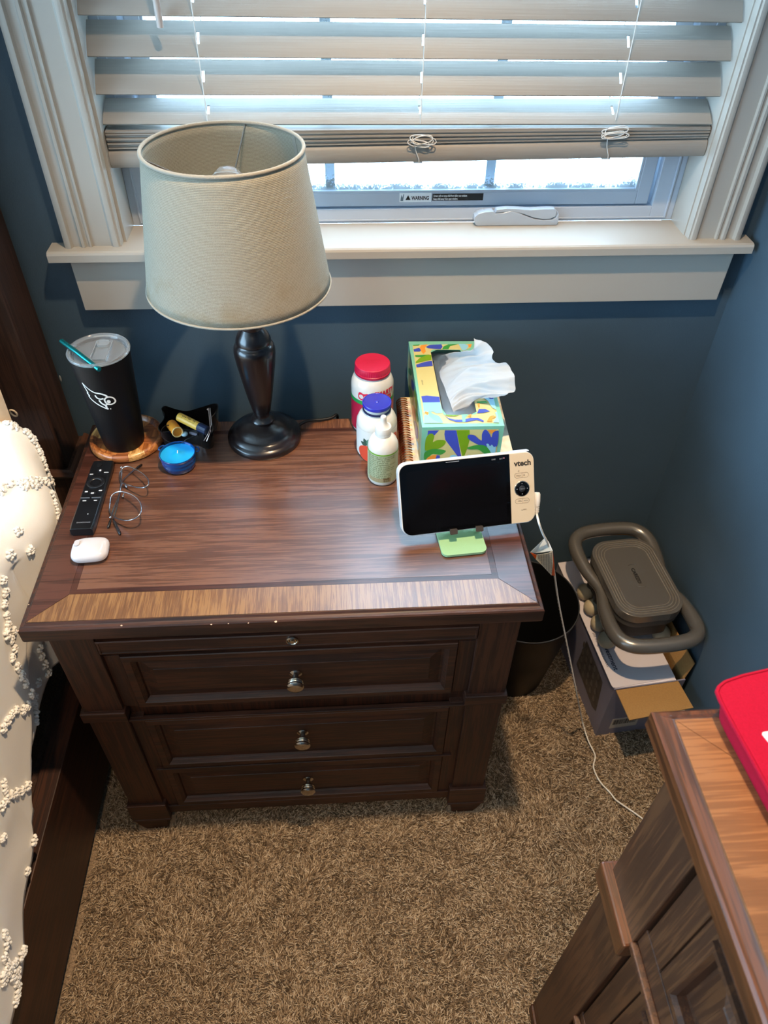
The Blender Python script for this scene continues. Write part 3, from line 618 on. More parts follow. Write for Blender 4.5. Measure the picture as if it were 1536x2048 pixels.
trails = [[(0, 829), (14, 850), (28, 858)], [(4, 838), (22, 852)], [(52, 868), (62, 880), (70, 893), (76, 906), (82, 921), (87, 936), (92, 950), (97, 962)],
 [(0, 975), (22, 970), (43, 968), (58, 965), (75, 963), (88, 965), (100, 967), (110, 974)], [(3, 985), (50, 975), (68, 972)], [(101, 990), (106, 1008), (110, 1026), (113, 1042), (116, 1056), (119, 1070)],
 [(34, 1064)], [(17, 1110)], [(57, 1100)], [(3, 1160), (6, 1185), (4, 1208), (8, 1232), (10, 1252), (8, 1270)],
 [(22, 1262), (18, 1280), (24, 1298), (20, 1316), (30, 1335), (38, 1352), (46, 1368), (58, 1388), (62, 1402), (50, 1412), (42, 1420), (28, 1420), (18, 1430), (10, 1442), (2, 1456)],
 [(66, 1395), (66, 1412), (67, 1428), (68, 1444)], [(76, 1296), (80, 1312), (86, 1328), (92, 1346), (100, 1362), (98, 1376), (104, 1390)], [(72, 1366), (112, 1340), (108, 1352)],
 [(90, 1498), (80, 1504), (72, 1512)], [(70, 1548), (64, 1562), (50, 1572), (40, 1580), (28, 1586), (18, 1592), (8, 1600), (0, 1612)], [(4, 1580), (3, 1566)],
 [(2, 1675)], [(63, 1682)], [(51, 1742)], [(52, 1868), (48, 1886), (42, 1902), (36, 1915), (26, 1925), (18, 1935), (10, 1928), (4, 1915), (12, 1944), (20, 1952), (30, 1944)],
 [(28, 1962), (32, 1975), (30, 1990), (27, 2004)], [(4, 1868), (8, 1886), (2, 1950), (4, 1962)]]
for t_ in trails:
    for x, y in t_: tuft(x, y); 
# pillow against the headboard
pm = mat('pillow_cloth', '#dcc3a4', .85, var=(30, .12), bump=(300, .4))
def pil(u, v, s):
    a = (1-abs(2*u-1)**2.6)**.5; b_ = (1-abs(2*v-1)**2.6)**.5; return s*.075*a*b_
n = 18; mb = MB()
for s in (1, -1):
    vs2 = [(-.74+.593*i/n, -.075+pil(i/n, j/n, s)*.75-.02*(1-j/n), .765+.36*j/n) for j in range(n+1) for i in range(n+1)]
    mb.add(vs2, [(j*(n+1)+i, j*(n+1)+i+1, (j+1)*(n+1)+i+1, (j+1)*(n+1)+i) for j in range(n) for i in range(n)])
pw = mb.build('pillow', pm, None, smooth=180, origin=(-.5, -.1, .78)); q0 = at(27, 826, 1, -.075)
MB().tube([(q0.x+.005*math.cos(2*PI*k/14), q0.y-.004*math.sin(2*PI*k/14), q0.z+.010*math.sin(2*PI*k/14)) for k in range(14)], .0016, 6, closed=True).build('button_loop', mat('loop_cream', '#e8d2b0', .6), pw, smooth=60)
tag(pw, 'tan pillow leaning on the headboard behind the bedspread', 'pillow')
# ================================================================ TABLE LAMP
LX, LY = .290, -.075
lamp = thing('table_lamp', (LX, LY, HT), 'bronze black table lamp with a stained cream linen drum shade', 'lamp')
bronze = mat('dark_bronze', '#1d1413', 0.28, coat=.35, var=(8, .25))
MB().lathe([(.0001, HT), (.0665, HT), (.068, HT+.004), (.068, HT+.010), (.0655, HT+.0135), (.062, HT+.0150), (.0605, HT+.0165), (.0575, HT+.0215), (.053, HT+.0235), (.0505, HT+.0245), (.0475, HT+.0290), (.040, HT+.0345), (.030, HT+.0385), (.0215, HT+.0400), (.0195, HT+.0415)], (LX, LY, 0), 56).build('base', bronze, lamp, smooth=40)
MB().lathe([(.0160, HT+.039), (.0205, HT+.0420), (.0215, HT+.0455), (.0190, HT+.0500), (.0135, HT+.0530), (.0128, HT+.0580), (.0150, HT+.062), (.0165, HT+.066), (.0222, HT+.095), (.0280, HT+.130), (.0330, HT+.163), (.0352, HT+.182), (.0355, HT+.190), (.0342, HT+.197), (.0315, HT+.2015), (.0290, HT+.2035), (.0285, HT+.2055),
  (.0300, HT+.2070), (.0298, HT+.2105), (.0270, HT+.2180), (.0215, HT+.2270), (.0180, HT+.2325), (.0190, HT+.2355), (.0180, HT+.2390), (.0188, HT+.2440), (.0195, HT+.2480), (.0170, HT+.2500), (.0165, HT+.275), (.0001, HT+.276)], (LX, LY, 0), 48).build('column', bronze, lamp, smooth=40)
MB().lathe([(.0001, HT+.276), (.014, HT+.276), (.016, HT+.285), (.016, HT+.325), (.0145, HT+.335), (.0001, HT+.335)], (LX, LY, 0), 24).build('socket', mat('brass', '#6b5530', .35, .9), lamp, smooth=40)
# shade: axis leans very slightly; centre a finger's width left of the stem
sh = mat('linen_shade', '#c9c3b4', .9, bump=None, transl=.30)
def linen(M):
    nt = M.node_tree; N = nt.nodes; L = nt.links; b = N['Principled BSDF']
    tc = N.new('ShaderNodeTexCoord'); mp = N.new('ShaderNodeMapping'); L.new(tc.outputs['UV'], mp.inputs[0])
    w1 = N.new('ShaderNodeTexWave'); w1.bands_direction = 'Y'; w1.inputs['Scale'].default_value = 31; w1.inputs['Distortion'].default_value = 3.5; w1.inputs['Detail'].default_value = 2; w1.inputs['Detail Scale'].default_value = 9
    w2 = N.new('ShaderNodeTexWave'); w2.bands_direction = 'X'; w2.inputs['Scale'].default_value = 44; w2.inputs['Distortion'].default_value = 3; w2.inputs['Detail'].default_value = 2; w2.inputs['Detail Scale'].default_value = 6
    L.new(mp.outputs[0], w1.inputs['Vector']); L.new(mp.outputs[0], w2.inputs['Vector'])
    a = N.new('ShaderNodeMath'); a.operation = 'MULTIPLY_ADD'; a.inputs[1].default_value = .6; L.new(w2.outputs['Fac'], a.inputs[0]); L.new(w1.outputs['Fac'], a.inputs[2])
    r = N.new('ShaderNodeValToRGB'); r.color_ramp.elements[0].color = lin('#948c79'); r.color_ramp.elements[1].color = lin('#cbc3b0'); r.color_ramp.elements[0].position = .15; r.color_ramp.elements[1].position = 1.0
    L.new(a.outputs[0], r.inputs[0])
    # old water stains low on the front of the shade
    no = N.new('ShaderNodeTexNoise'); no.inputs['Scale'].default_value = 26; no.inputs['Detail'].default_value = 5; L.new(tc.outputs['Object'], no.inputs['Vector'])
    sp = N.new('ShaderNodeSeparateXYZ'); L.new(tc.outputs['UV'], sp.inputs[0])
    mr = N.new('ShaderNodeMapRange'); mr.inputs['From Min'].default_value = .02; mr.inputs['From Max'].default_value = .45; mr.inputs['To Min'].default_value = .30; mr.inputs['To Max'].default_value = 0; L.new(sp.outputs['Y'], mr.inputs['Value'])
    ad = N.new('ShaderNodeMath'); ad.operation = 'ADD'; L.new(no.outputs[0], ad.inputs[0]); L.new(mr.outputs[0], ad.inputs[1])
    m2 = N.new('ShaderNodeMapRange'); m2.inputs['From Min'].default_value = .70; m2.inputs['From Max'].default_value = .95; m2.inputs['To Max'].default_value = .45; L.new(ad.outputs[0], m2.inputs['Value'])
    mx = N.new('ShaderNodeMixRGB'); mx.inputs[2].default_value = lin('#a58a5e'); L.new(m2.outputs[0], mx.inputs[0]); L.new(r.outputs[0], mx.inputs[1]); L.new(mx.outputs[0], b.inputs['Base Color'])
    tn = [n for n in N if n.type == 'BSDF_TRANSLUCENT'][0]; L.new(mx.outputs[0], tn.inputs[0])
    bp = N.new('ShaderNodeBump'); bp.inputs['Strength'].default_value = .8; bp.inputs['Distance'].default_value = .0008; L.new(a.outputs[0], bp.inputs['Height']); L.new(bp.outputs[0], b.inputs['Normal'])
linen(sh)
SCX, SCY = .2805, -.0785; ZB, ZT, RB, RT = 1.057, 1.259, .1435, .1128
n = 96; mb = MB(); k_ = 14
def shp(t, a, dr=0): r = RB+(RT-RB)*t+dr; return (SCX+r*math.cos(a), SCY+r*math.sin(a), ZB+(ZT-ZB)*t)
mb.add([shp(j/k_, 2*PI*i/n) for j in range(k_+1) for i in range(n)], [(j*n+i, j*n+(i+1) % n, (j+1)*n+(i+1) % n, (j+1)*n+i) for j in range(k_) for i in range(n)])
so = mb.build('shade', sh, lamp, smooth=60); md = so.modifiers.new('s', 'SOLIDIFY'); md.thickness = .0012
uv = so.data.uv_layers.new(name='uv')
off = WL[so.name]
for p in so.data.polygons:
    an = [math.atan2((so.data.vertices[v].co+off).y-SCY, (so.data.vertices[v].co+off).x-SCX)/(2*PI) for v in p.vertices]
    mx_ = max(an)
    for li, a, v in zip(p.loop_indices, an, p.vertices): uv.data[li].uv = ((a+1 if mx_-a > .5 else a)*4.3, ((so.data.vertices[v].co+off).z-ZB)/(ZT-ZB))
rimm = mat('shade_trim', '#9d9688', .9, bump=(600, .8), transl=.1)
MB().tube([shp(1.0, 2*PI*i/72) for i in range(72)], .0028, 8, closed=True).build('shade_rim', rimm, lamp, smooth=60)
MB().tube([shp(.004, 2*PI*i/72) for i in range(72)], .0018, 8, closed=True).build('shade_rim', rimm, lamp, smooth=60)
wire = mat('shade_wire', '#6d6a64', .35, .8)
mb = MB()
for k in range(3):
    a = math.radians(78+120*k); mb.tube([(SCX+.02*math.cos(a), SCY+.02*math.sin(a), ZT-.045), (SCX+.030*math.cos(a), SCY+.030*math.sin(a), ZT-.05), shp(.985, a, -.002)], .0013, 6)
mb.tube([(SCX+.02*math.cos(2*PI*i/20), SCY+.02*math.sin(2*PI*i/20), ZT-.045) for i in range(20)], .0014, 6, closed=True)
mb.build('spider', wire, lamp, smooth=50)
seam = MB(); sa = math.radians(28)
seam.add([shp(0, sa, -.0014), shp(0, sa+.09, -.0014), shp(1, sa+.09, -.0014), shp(1, sa, -.0014)], [(0,1,2,3)]); seam.build('shade_seam', rimm, lamp, solid=.0006)
MB().lathe([(.0001, HT+.335), (.013, HT+.335), (.0135, HT+.350), (.0165, HT+.375), (.0265, HT+.410), (.0310, HT+.438), (.0300, HT+.458), (.0225, HT+.476), (.0120, HT+.486), (.0001, HT+.489)], (LX-.008, LY, 0), 28).build('bulb', mat('bulb_glass', '#f4f6f6', .05, trans=.85, ior=1.2), lamp, smooth=60)
MB().tube([(LX-.008+.004*math.sin(i*1.3), LY+.004*math.cos(i*1.3), HT+.35+.012*i) for i in range(9)], .0006, 4).build('filament', wire, lamp)
cdm = mat('black_cord', '#0b0b0c', .45)
MB().tube(spline([(LX+.060, LY+.025, HT+.006), (LX+.080, LY+.040, HT+.007), (LX+.105, LY+.046, HT+.004), (LX+.125, LY+.052, HT+.0035), (LX+.135, LY+.062, HT+.003), (LX+.137, LY+.072, HT-.02), (LX+.137, LY+.076, HT-.10)], 5, False), .0028, 8).build('power_cord', cdm, lamp, smooth=60)

# ================================================================ COASTER AND TUMBLER
cst = thing('coaster', (.037, -.073, HT), 'round acacia wood coaster with a raised rim under the black tumbler', 'coaster')
R0 = .0675
segm = [wood('coaster_wood_a', '#7a4222', '#a2602f', '#bf7c42', 1, .3, .5, 1.2), wood('coaster_wood_b', '#5d3018', '#854a26', '#a5653a', 0, .3, .5, 1.2), wood('coaster_wood_c', '#8e5a2e', '#b98546', '#d6a564', 1, .3, .5, 1.2)]
prof = [(.0001, 0), (R0-.004, 0), (R0-.0005, .003), (R0, .008), (R0-.0015, .0125), (R0-.004, .0145), (R0-.0075, .0145), (R0-.011, .0115), (R0-.0135, .0075), (.0001, .0072)]
NS = 14
for k in range(NS):
    mb = MB(); steps = 5; a0, a1 = 2*PI*k/NS, 2*PI*(k+1)/NS-.0012
    mb.loft([[(.037+r*math.cos(a0+(a1-a0)*q/steps), -.073+r*math.sin(a0+(a1-a0)*q/steps), HT+h) for r, h in prof] for q in range(steps+1)])
    mb.build('stave', segm[(0, 1, 0, 1, 1, 0, 2, 1, 0, 0, 1, 2, 0, 1)[k]], cst, smooth=40)
TX, TY, TZ = .034, -.083, HT+.0073
tum = thing('tumbler', (TX, TY, TZ), 'tall matte black insulated tumbler with clear lid and white emblem', 'tumbler')
matte = mat('matte_black', '#050609', .5, bump=(900, .2), spec=.3)
TB, TT, TH = .0365, .0500, .190
def tr_(z): return TB+(TT-TB)*min(1, z/TH)**.95
MB().lathe([(.0001, TZ), (TB-.004, TZ), (TB-.001, TZ+.0015), (TB, TZ+.005)]+[(tr_(z), TZ+z) for z in (.03, .06, .09, .12, .15, .175, .186)]+[(TT-.0003, TZ+.190), (TT-.0022, TZ+.190), (TT-.0030, TZ+.186), (TB-.003, TZ+.02), (.0001, TZ+.012)], (TX, TY, 0), 64).build('body', matte, tum, smooth=40)
MB().lathe([(TT-.0032, TZ+.1855), (TB-.0032, TZ+.02), (.0001, TZ+.0125)], (TX, TY, 0), 48, cap=False).build('steel_liner', mat('liner_steel', '#c9ccd0', .3, .9), tum, smooth=60)
lidm = mat('clear_lid', '#eef3f6', .06, trans=.86, ior=1.18, coat=.4)
MB().lathe([(TT-.004, TZ+.184), (TT-.0036, TZ+.1905), (TT+.0012, TZ+.1908), (TT+.0016, TZ+.1935), (TT+.0002, TZ+.1955), (TT-.0025, TZ+.1960), (TT-.0045, TZ+.1945), (TT-.0065, TZ+.1895), (TT-.0075, TZ+.1875), (.0001, TZ+.1870), (.0001, TZ+.1855), (TT-.0085, TZ+.1860), (TT-.0068, TZ+.184)], (TX, TY, 0), 56, cap=False).build('lid', lidm, tum, smooth=40)
sl_ = MB().prism(rrect(-.0115, .0115, -.028, .030, .004), TZ+.1872, TZ+.1895, mp=lambda x, y, z: (TX+.004+x, TY+.004+y, z)).build('slider', lidm, tum, bevel=.0008)
MB().prism(rrect(-.0105, .0105, .008, .026, .006), TZ+.1896, TZ+.1945, mp=lambda x, y, z: (TX+.004+x, TY+.004+y, z)).build('slider_tab', lidm, sl_, bevel=.0015)
MB().box(TX-.010, TX-.0085, TY-.030, TY+.030, TZ+.1872, TZ+.192).box(TX+.0165, TX+.018, TY-.030, TY+.030, TZ+.1872, TZ+.192).build('slider_track', lidm, tum)
pS, pE = at(123, 682, 1, TY+.012), at(193, 735, 2, TZ+.190)
dS = (pE-pS).normalized(); pE2 = pE+dS*.007
straw = MB(); straw.tube([pS, pS.lerp(pE2, .45)+Vector((0, 0, .0015)), pE2], .0040, 16, mi=0)
straw.build('straw', mat('teal_metal', '#1f8f93', .2, .85), tum, smooth=60)
# white emblem: plain crested bird-head outline laid on the wall of the tumbler
emb = mat('emblem_white', '#e8e6df', .5)
A0 = math.radians(-97)
def onT(u, h, d=.00035):  # u metres round the wall, h height
    r = tr_(h); a = A0+u/r; return (TX+(r+d)*math.cos(a), TY+(r+d)*math.sin(a), TZ+h)
def stroke(pts, w_, name='emblem'):
    P = [Vector(p) for p in spline(pts, 5, False)]; vs = []
    for i, p in enumerate(P):
        t = (P[min(i+1, len(P)-1)]-P[max(i-1, 0)]).normalized(); nn = Vector((-t.y, t.x)); ww = w_[0]+(w_[1]-w_[0])*i/(len(P)-1) if isinstance(w_, tuple) else w_
        vs += [onT(*(p+nn*ww/2)), onT(*(p-nn*ww/2))]
    return vs, [(2*i, 2*i+2, 2*i+3, 2*i+1) for i in range(len(P)-1)]
mb = MB()
def E_(X, Y): return ((X-400)*.000205, .155-(Y-470)*.000205)   # coordinates of the zoomed reading -> wall of the tumbler
def S_(pts, w_): v_, f_ = stroke([E_(*p) for p in pts], w_); mb.add(v_, f_)
S_([(286, 470), (300, 520), (312, 560), (303, 570), (318, 590), (310, 600), (330, 632), (370, 668), (415, 700), (446, 720)], .0022)
S_([(286, 470), (330, 515), (375, 545), (420, 555), (452, 570), (470, 590)], (.0014, .0036))
S_([(446, 720), (436, 700), (438, 676), (452, 668), (480, 672), (505, 665), (520, 648), (515, 620), (498, 602), (475, 595), (452, 604), (440, 625), (446, 655), (462, 668)], .0026)
S_([(375, 575), (385, 600), (410, 612), (436, 606)], .0026)
S_([(395, 625), (408, 655), (430, 676), (440, 700)], .0030)
c_ = E_(468, 642); mb.add([onT(c_[0]+.0031*math.cos(2*PI*k/14), c_[1]+.0036*math.sin(2*PI*k/14)) for k in range(14)], [tuple(range(14))])
c_ = E_(464, 718); mb.add([onT(c_[0]+.0011*math.cos(2*PI*k/10), c_[1]+.0011*math.sin(2*PI*k/10)) for k in range(10)], [tuple(range(10))])
mb.build('emblem', emb, tum)

# ================================================================ SMALL THINGS AT THE LEFT
# remote control
ra = [at(138, 1060, 2, HT+.010), at(188, 1066, 2, HT+.010), at(232, 926, 2, HT+.010), at(183, 922, 2, HT+.010)]
rd = ((ra[3]+ra[2])/2-(ra[0]+ra[1])/2); rl = rd.length; ry = rd.normalized(); rx = Vector((ry.y, -ry.x, 0)); rc0 = (ra[0]+ra[1])/2; rw = .0385
rem = thing('remote_control', (rc0.x, rc0.y, HT), 'slim black television remote lying left of the eyeglasses', 'remote control')
RMAT = Matrix((rx, ry, Vector((0, 0, 1)))).transposed()
def rmap(p): return Vector((rc0.x, rc0.y, HT))+RMAT@Vector(p)
remm = mat('remote_black', '#121316', .33, coat=.15)
mb = MB(); secs = []
for k in range(13):
    y = rl*k/12; zt = .0125+.0035*math.sin(PI*min(1, k/7))*(1 if k < 8 else .4); zt = .013+.003*(1-k/12); zb = .0005+.0022*math.sin(PI*k/12)
    e2 = .0012 if k in (0, 12) else 0
    secs.append([(-rw/2+.002+e2, y, zb), (rw/2-.002-e2, y, zb), (rw/2-e2, y, zb+.003), (rw/2-e2, y, zt-.0025), (rw/2-.0025-e2, y, zt), (-rw/2+.0025+e2, y, zt), (-rw/2+e2, y, zt-.0025), (-rw/2+e2, y, zb+.003)])
mb.loft(secs); mb.xf(rmap); mb.build('body', remm, rem, smooth=35, bevel=.0006)
def rbt(name, x, y, w_, h_, m_, r_=None, z0=None, z1=None):
    zt = .013+.003*(1-y/rl); r_ = r_ or min(w_, h_)/2*.98
    mb = MB().prism(rrect(x-w_/2, x+w_/2, y-h_/2, y+h_/2, r_, 5), zt-.0003, zt+.0009); mb.xf(rmap); return mb.build(name, m_, rem)
btm = mat('button_black', '#1c1d21', .25, coat=.4); icon = mat('icon_white', '#cdd0d4', .5)
rbt('power_button', -.004, rl-.012, .009, .009, mat('button_dark', '#17181b', .4))
rbt('voice_button', .001, rl-.028, .010, .010, btm); rbt('key', -.012, rl-.038, .011, .007, btm); rbt('key', .0125, rl-.034, .011, .007, btm)
mb = MB(); zt = .0140; pr = [(.0085, 0), (.0095, .001), (.013, .0013), (.0150, .0004), (.0150, -.001), (.0085, -.001)]
mb.lathe([(r_, zt+.0008+h) for r_, h in pr], (0, rl-.060, 0), 36, cap=False); mb.xf(rmap); mb.build('direction_ring', btm, rem, smooth=50)
rbt('select_button', 0, rl-.060, .0155, .0155, remm)
rbt('key', -.0105, rl-.084, .010, .008, btm); rbt('key', .0125, rl-.082, .010, .008, btm); rbt('key', .0005, rl-.088, .010, .008, btm)
for x in (-.009, .009):
    mb = MB().box(x-.0075, x+.0075, rl-.1005, rl-.0985, .0145, .0166); mb.xf(rmap); mb.build('rocker_bar', mat('rocker_steel', '#8e9298', .3, .8), rem, bevel=.0006)
mb = MB(); 
for x, y, w_, h_ in ((.001, rl-.028, .0032, .0048), (-.012, rl-.038, .006, .0018), (.0125, rl-.034, .008, .0014), (-.0105, rl-.084, .0052, .0032), (.0125, rl-.082, .0056, .0028), (.0005, rl-.088, .0054, .0030), (-.009, rl-.106, .0062, .0017), (.009, rl-.106, .0055, .0017), (.004, rl-.139, .0019, .0019)):
    zt = .013+.003*(1-y/rl)+.0010-(.0009 if y < rl-.1 else 0)
    mb.prism(rrect(x-w_/2, x+w_/2, y-h_/2, y+h_/2, min(w_, h_)*.45, 3), zt, zt+.0002)
mb.xf(rmap); mb.build('button_symbols', icon, rem)
text('lettering', 'SAMSUNG', .0042, mat('logo_grey', '#7d8086', .4), rem, rmap((-.0095, .013, .0162)), rx, ry, spacing=1.2, bold=.0001)

# wireless earbud case
ec = thing('earbud_case', (.0335, -.362, HT), 'glossy white rounded earbud case in front of the remote', 'earbud case')
wg = mat('case_white', '#cfcacb', .12, coat=.5)
def sup(n_): 
    mb = MB(); nu_, nv_ = 40, 20; a, b_, c = .0285, .0235, .0108
    for j in range(nv_+1):
        t = -PI/2+PI*j/nv_
        for i in range(nu_):
            p = 2*PI*i/nu_; f = lambda x, e: math.copysign(abs(x)**e, x)
            mb.v.append(Vector((a*f(math.cos(t), .75)*f(math.cos(p), .55), b_*f(math.cos(t), .75)*f(math.sin(p), .55), c*f(math.sin(t), .8)+c)))
    mb.f += [(j*nu_+i, j*nu_+(i+1) % nu_, (j+1)*nu_+(i+1) % nu_, (j+1)*nu_+i) for j in range(nv_) for i in range(nu_)]; mb.m += [0]*len(mb.f); return mb
ca = math.radians(4)
def emap(p): return Vector((.0335+p.x*math.cos(ca)-p.y*math.sin(ca), -.362+p.x*math.sin(ca)+p.y*math.cos(ca), HT+p.z*1.05))
mb = sup(1); mb.xf(emap); mb.build('shell', wg, ec, smooth=60)
mb = MB().prism(rrect(-.0225, -.0145, .000, .0125, .0038), .0214, .0222); mb.xf(emap); mb.build('hinge_plate', mat('case_white_matte', '#c2bdbe', .35), ec, bevel=.0004)
mb = MB().box(.0275, .0287, -.004, .004, .0095, .0125); mb.xf(emap); mb.build('charge_port', mat('port_grey', '#8a8a8c', .5), ec)

# eyeglasses
gls = thing('eyeglasses', (.069, -.222, HT), 'folded thin metal eyeglasses with clear rounded lenses beside the remote', 'eyeglasses')
gun = mat('gunmetal', '#b9b7bb', .22, .95); tipm = mat('temple_tip', '#1b1513', .25, coat=.4); lensm = mat('lens', '#f6fcff', .02, trans=1, ior=1.09, coat=.5)
def lens_nodes(M):
    N = M.node_tree.nodes; L = M.node_tree.links; N.clear(); o = N.new('ShaderNodeOutputMaterial'); t = N.new('ShaderNodeBsdfTransparent'); g_ = N.new('ShaderNodeBsdfGlossy'); g_.inputs['Roughness'].default_value = .04; g_.inputs[0].default_value = (.45, .95, 1, 1)
    f = N.new('ShaderNodeLayerWeight'); f.inputs[0].default_value = .22; m_ = N.new('ShaderNodeMixShader'); L.new(f.outputs['Fresnel'], m_.inputs[0]); L.new(t.outputs[0], m_.inputs[1]); L.new(g_.outputs[0], m_.inputs[2]); L.new(m_.outputs[0], o.inputs[0])
lens_nodes(lensm)
coat_ = mat('lens_coating', '#bfe9ee', .05, .0, coat=1, alpha=.14)
def P3(x, y, z): return at(x, y, 2, z)
rims = [[(241, 962), (239, 948), (246, 936), (256, 933), (268, 937), (284, 946), (295, 957), (297, 968), (289, 975), (275, 975), (260, 971), (248, 967)],
        [(219, 1022), (220, 1006), (223, 992), (235, 984), (248, 984), (266, 991), (279, 1003), (283, 1017), (279, 1030), (268, 1038), (254, 1041), (238, 1038), (226, 1032)]]
zs = [lambda x, y: HT+.006+.022*max(0, min(1, (x-238)/60)), lambda x, y: HT+.006+.024*max(0, min(1, (x-218)/66))]
for k in range(2):
    pts = [P3(x, y, zs[k](x, y)) for x, y in rims[k]]; sp_ = spline(pts, 5)
    MB().tube(sp_, .0012, 6, closed=True).build('rim', gun, gls, smooth=60)
    ce = sum(sp_, Vector())/len(sp_); mb = MB(); nn = Vector((.35, 0, -1)).normalized()
    mb.add([ce+Vector((0, 0, .0012))]+[ce+(p-ce)*.985 for p in sp_], [(0, i+1, (i+1) % len(sp_)+1) for i in range(len(sp_))]); mb.build('lens', lensm, gls, smooth=180)
MB().tube(spline([P3(244, 968, HT+.010), P3(241, 973, HT+.012), P3(241, 979, HT+.012), P3(240, 984, HT+.011)], 4, False), .0013, 6).build('bridge', gun, gls, smooth=60)
for a, b_ in (((247, 965), (254, 975)), ((249, 984), (246, 994))):
    q0, q1 = P3(*a, HT+.008), P3(*b_, HT+.004); MB().tube([q0, (q0+q1)/2+Vector((0, 0, .001)), q1], [.0006, .0012, .0022], 6).build('nose_pad', gun, gls, smooth=60)
t1 = [P3(222, 1033, HT+.011), P3(226, 1020, HT+.006), P3(238, 990, HT+.004), P3(243, 965, HT+.004), P3(262, 945, HT+.004), P3(278, 933, HT+.0045)]
t2 = [P3(243, 934, HT+.011), P3(243, 950, HT+.008), P3(240, 985, HT+.0065), P3(232, 1020, HT+.0055), P3(228, 1042, HT+.005), P3(238, 1066, HT+.0035)]
for t_, tip in ((t1, (270, 940, 284, 929)), (t2, (227, 1040, 241, 1069))):
    MB().tube(spline(t_, 4, False), .0012, 6).build('temple', gun, gls, smooth=60)
for a, b_ in (((271, 938), (284, 929)), ((226, 1038), (241, 1069)), ((222, 1038), (216, 1056))):
    q0, q1 = P3(*a, HT+.006), P3(*b_, HT+.0032); MB().tube([q0, q0.lerp(q1, .3), q0.lerp(q1, .9), q1], [.0012, .0021, .0024, .0014], 8).build('temple_tip', tipm, gls, smooth=60)
for a in ((221, 1035), (243, 935)): MB().ball(P3(*a, HT+.010), .0022, 6).build('hinge', gun, gls, smooth=60)

# blue candle dish
cx_, cy_ = .1425, -.150
cn = thing('candle', (cx_, cy_, HT), 'small bright blue candle in a blue glass pot with loop handles', 'candle')
bg_ = mat('blue_glass', '#0a4f9a', .08, trans=.35, ior=1.4, coat=.6); wax = mat('blue_wax', '#1aa5ea', .28, sss=.15, coat=.3)
MB().lathe([(.0001, HT), (.0240, HT), (.0268, HT+.0015), (.0282, HT+.005), (.0288, HT+.011), (.0295, HT+.0115), (.0296, HT+.0135), (.0290, HT+.0145), (.0294, HT+.0195), (.0302, HT+.0200), (.0303, HT+.0220), (.0297, HT+.0230), (.0304, HT+.0275), (.0318, HT+.0305), (.0312, HT+.0318), (.0300, HT+.0312), (.0290, HT+.0240), (.0001, HT+.0225)], (cx_, cy_, 0), 44).build('pot', bg_, cn, smooth=45)
MB().lathe([(.0288, HT+.0228), (.0294, HT+.0275), (.026, HT+.0268), (.016, HT+.0258), (.010, HT+.0262), (.004, HT+.0285), (.0001, HT+.0292)], (cx_, cy_, 0), 40).build('wax', wax, cn, smooth=60)
MB().tube([(cx_, cy_, HT+.028), (cx_+.0008, cy_+.003, HT+.0335)], .0008, 6).build('wick', mat('wick', '#e6e0d0', .9), cn)
for ang in (18, 150):
    a = math.radians(ang); c_ = Vector((cx_+.0325*math.cos(a), cy_+.0325*math.sin(a), HT+.0285)); t = Vector((-math.sin(a), math.cos(a), 0)); o_ = Vector((math.cos(a), math.sin(a), 0))
    MB().tube(spline([c_+t*.006, c_+t*.0065+o_*.003, c_+t*.003+o_*.0055, c_-t*.003+o_*.0055, c_-t*.0065+o_*.003, c_-t*.006], 4, False), .0014, 8).build('handle', bg_, cn, smooth=60)

# black organiser tray with its contents
ox, oy = .150, -.058
tray = thing('organiser_tray', (ox, oy, HT), 'glossy black scalloped tray holding lip balms behind the blue candle', 'tray')
blk = mat('gloss_black', '#0a0b0e', .18, coat=.6)
ou = [Vector(p) for p in spline([(-.047, .040), (-.028, .030), (-.004, .022), (.020, .032), (.045, .044), (.053, .036), (.050, .012), (.044, -.004), (.050, -.026), (.050, -.046), (.038, -.052), (.018, -.038), (-.004, -.034), (-.028, -.040), (-.044, -.040), (-.050, -.024), (-.044, -.004), (-.044, .014), (-.052, .030)], 4)]
def rg_(k, z, ins=0): return [(ox+p.x*k*(1-ins), oy+p.y*k*(1-ins), HT+z) for p in ou]
MB().loft([rg_(.90, 0), rg_(.93, .002), rg_(1.0, .036), rg_(1.0, .0375), rg_(.965, .0378), rg_(.955, .036), rg_(.885, .0035)]).build('tray_shell', blk, tray, smooth=40)
def tubeitem(name, a, b_, ra_, lab, cat, m_, group=None, capm=None, capfrac=0):
    a, b_ = Vector(a), Vector(b_); d = b_-a; L_ = d.length; t = thing(name, tuple(a), lab, cat, group); ax_ = tuple(d.normalized())
    bl_ = L_*(1-capfrac); MB().lathe([(.0001, 0), (ra_*.85, 0), (ra_*.97, .0006), (ra_, .002), (ra_, bl_-.001), (ra_*.97, bl_), (.0001, bl_)], a, 24, axis=ax_).build('tube', m_, t, smooth=40)
    if capfrac: MB().lathe([(.0001, bl_), (ra_*1.02, bl_), (ra_*1.08, bl_+.001), (ra_*1.08, L_-.0015), (ra_*.95, L_), (.0001, L_)], a, 12, axis=ax_).build('cap', capm, t, smooth=25)
    return t
yel = mat('balm_yellow', '#e0b04a', .4, var=(40, .05)); navy = mat('navy_cap', '#14233f', .35)
tA = at(357, 833, 2, HT+.056); tB = at(415, 862, 2, HT+.047)
t1_ = tubeitem('lip_balm', tA, tB, .0080, 'yellow lip balm tube with a dark blue cap lying across the black tray', 'lip balm', yel, None, navy, .30)
dd = (tB-tA).normalized(); up_ = Vector((0, -.35, 1)); up_ = (up_-dd*up_.dot(dd)).normalized(); sd = up_.cross(dd)
mb = MB(); rr_ = random.Random(5)
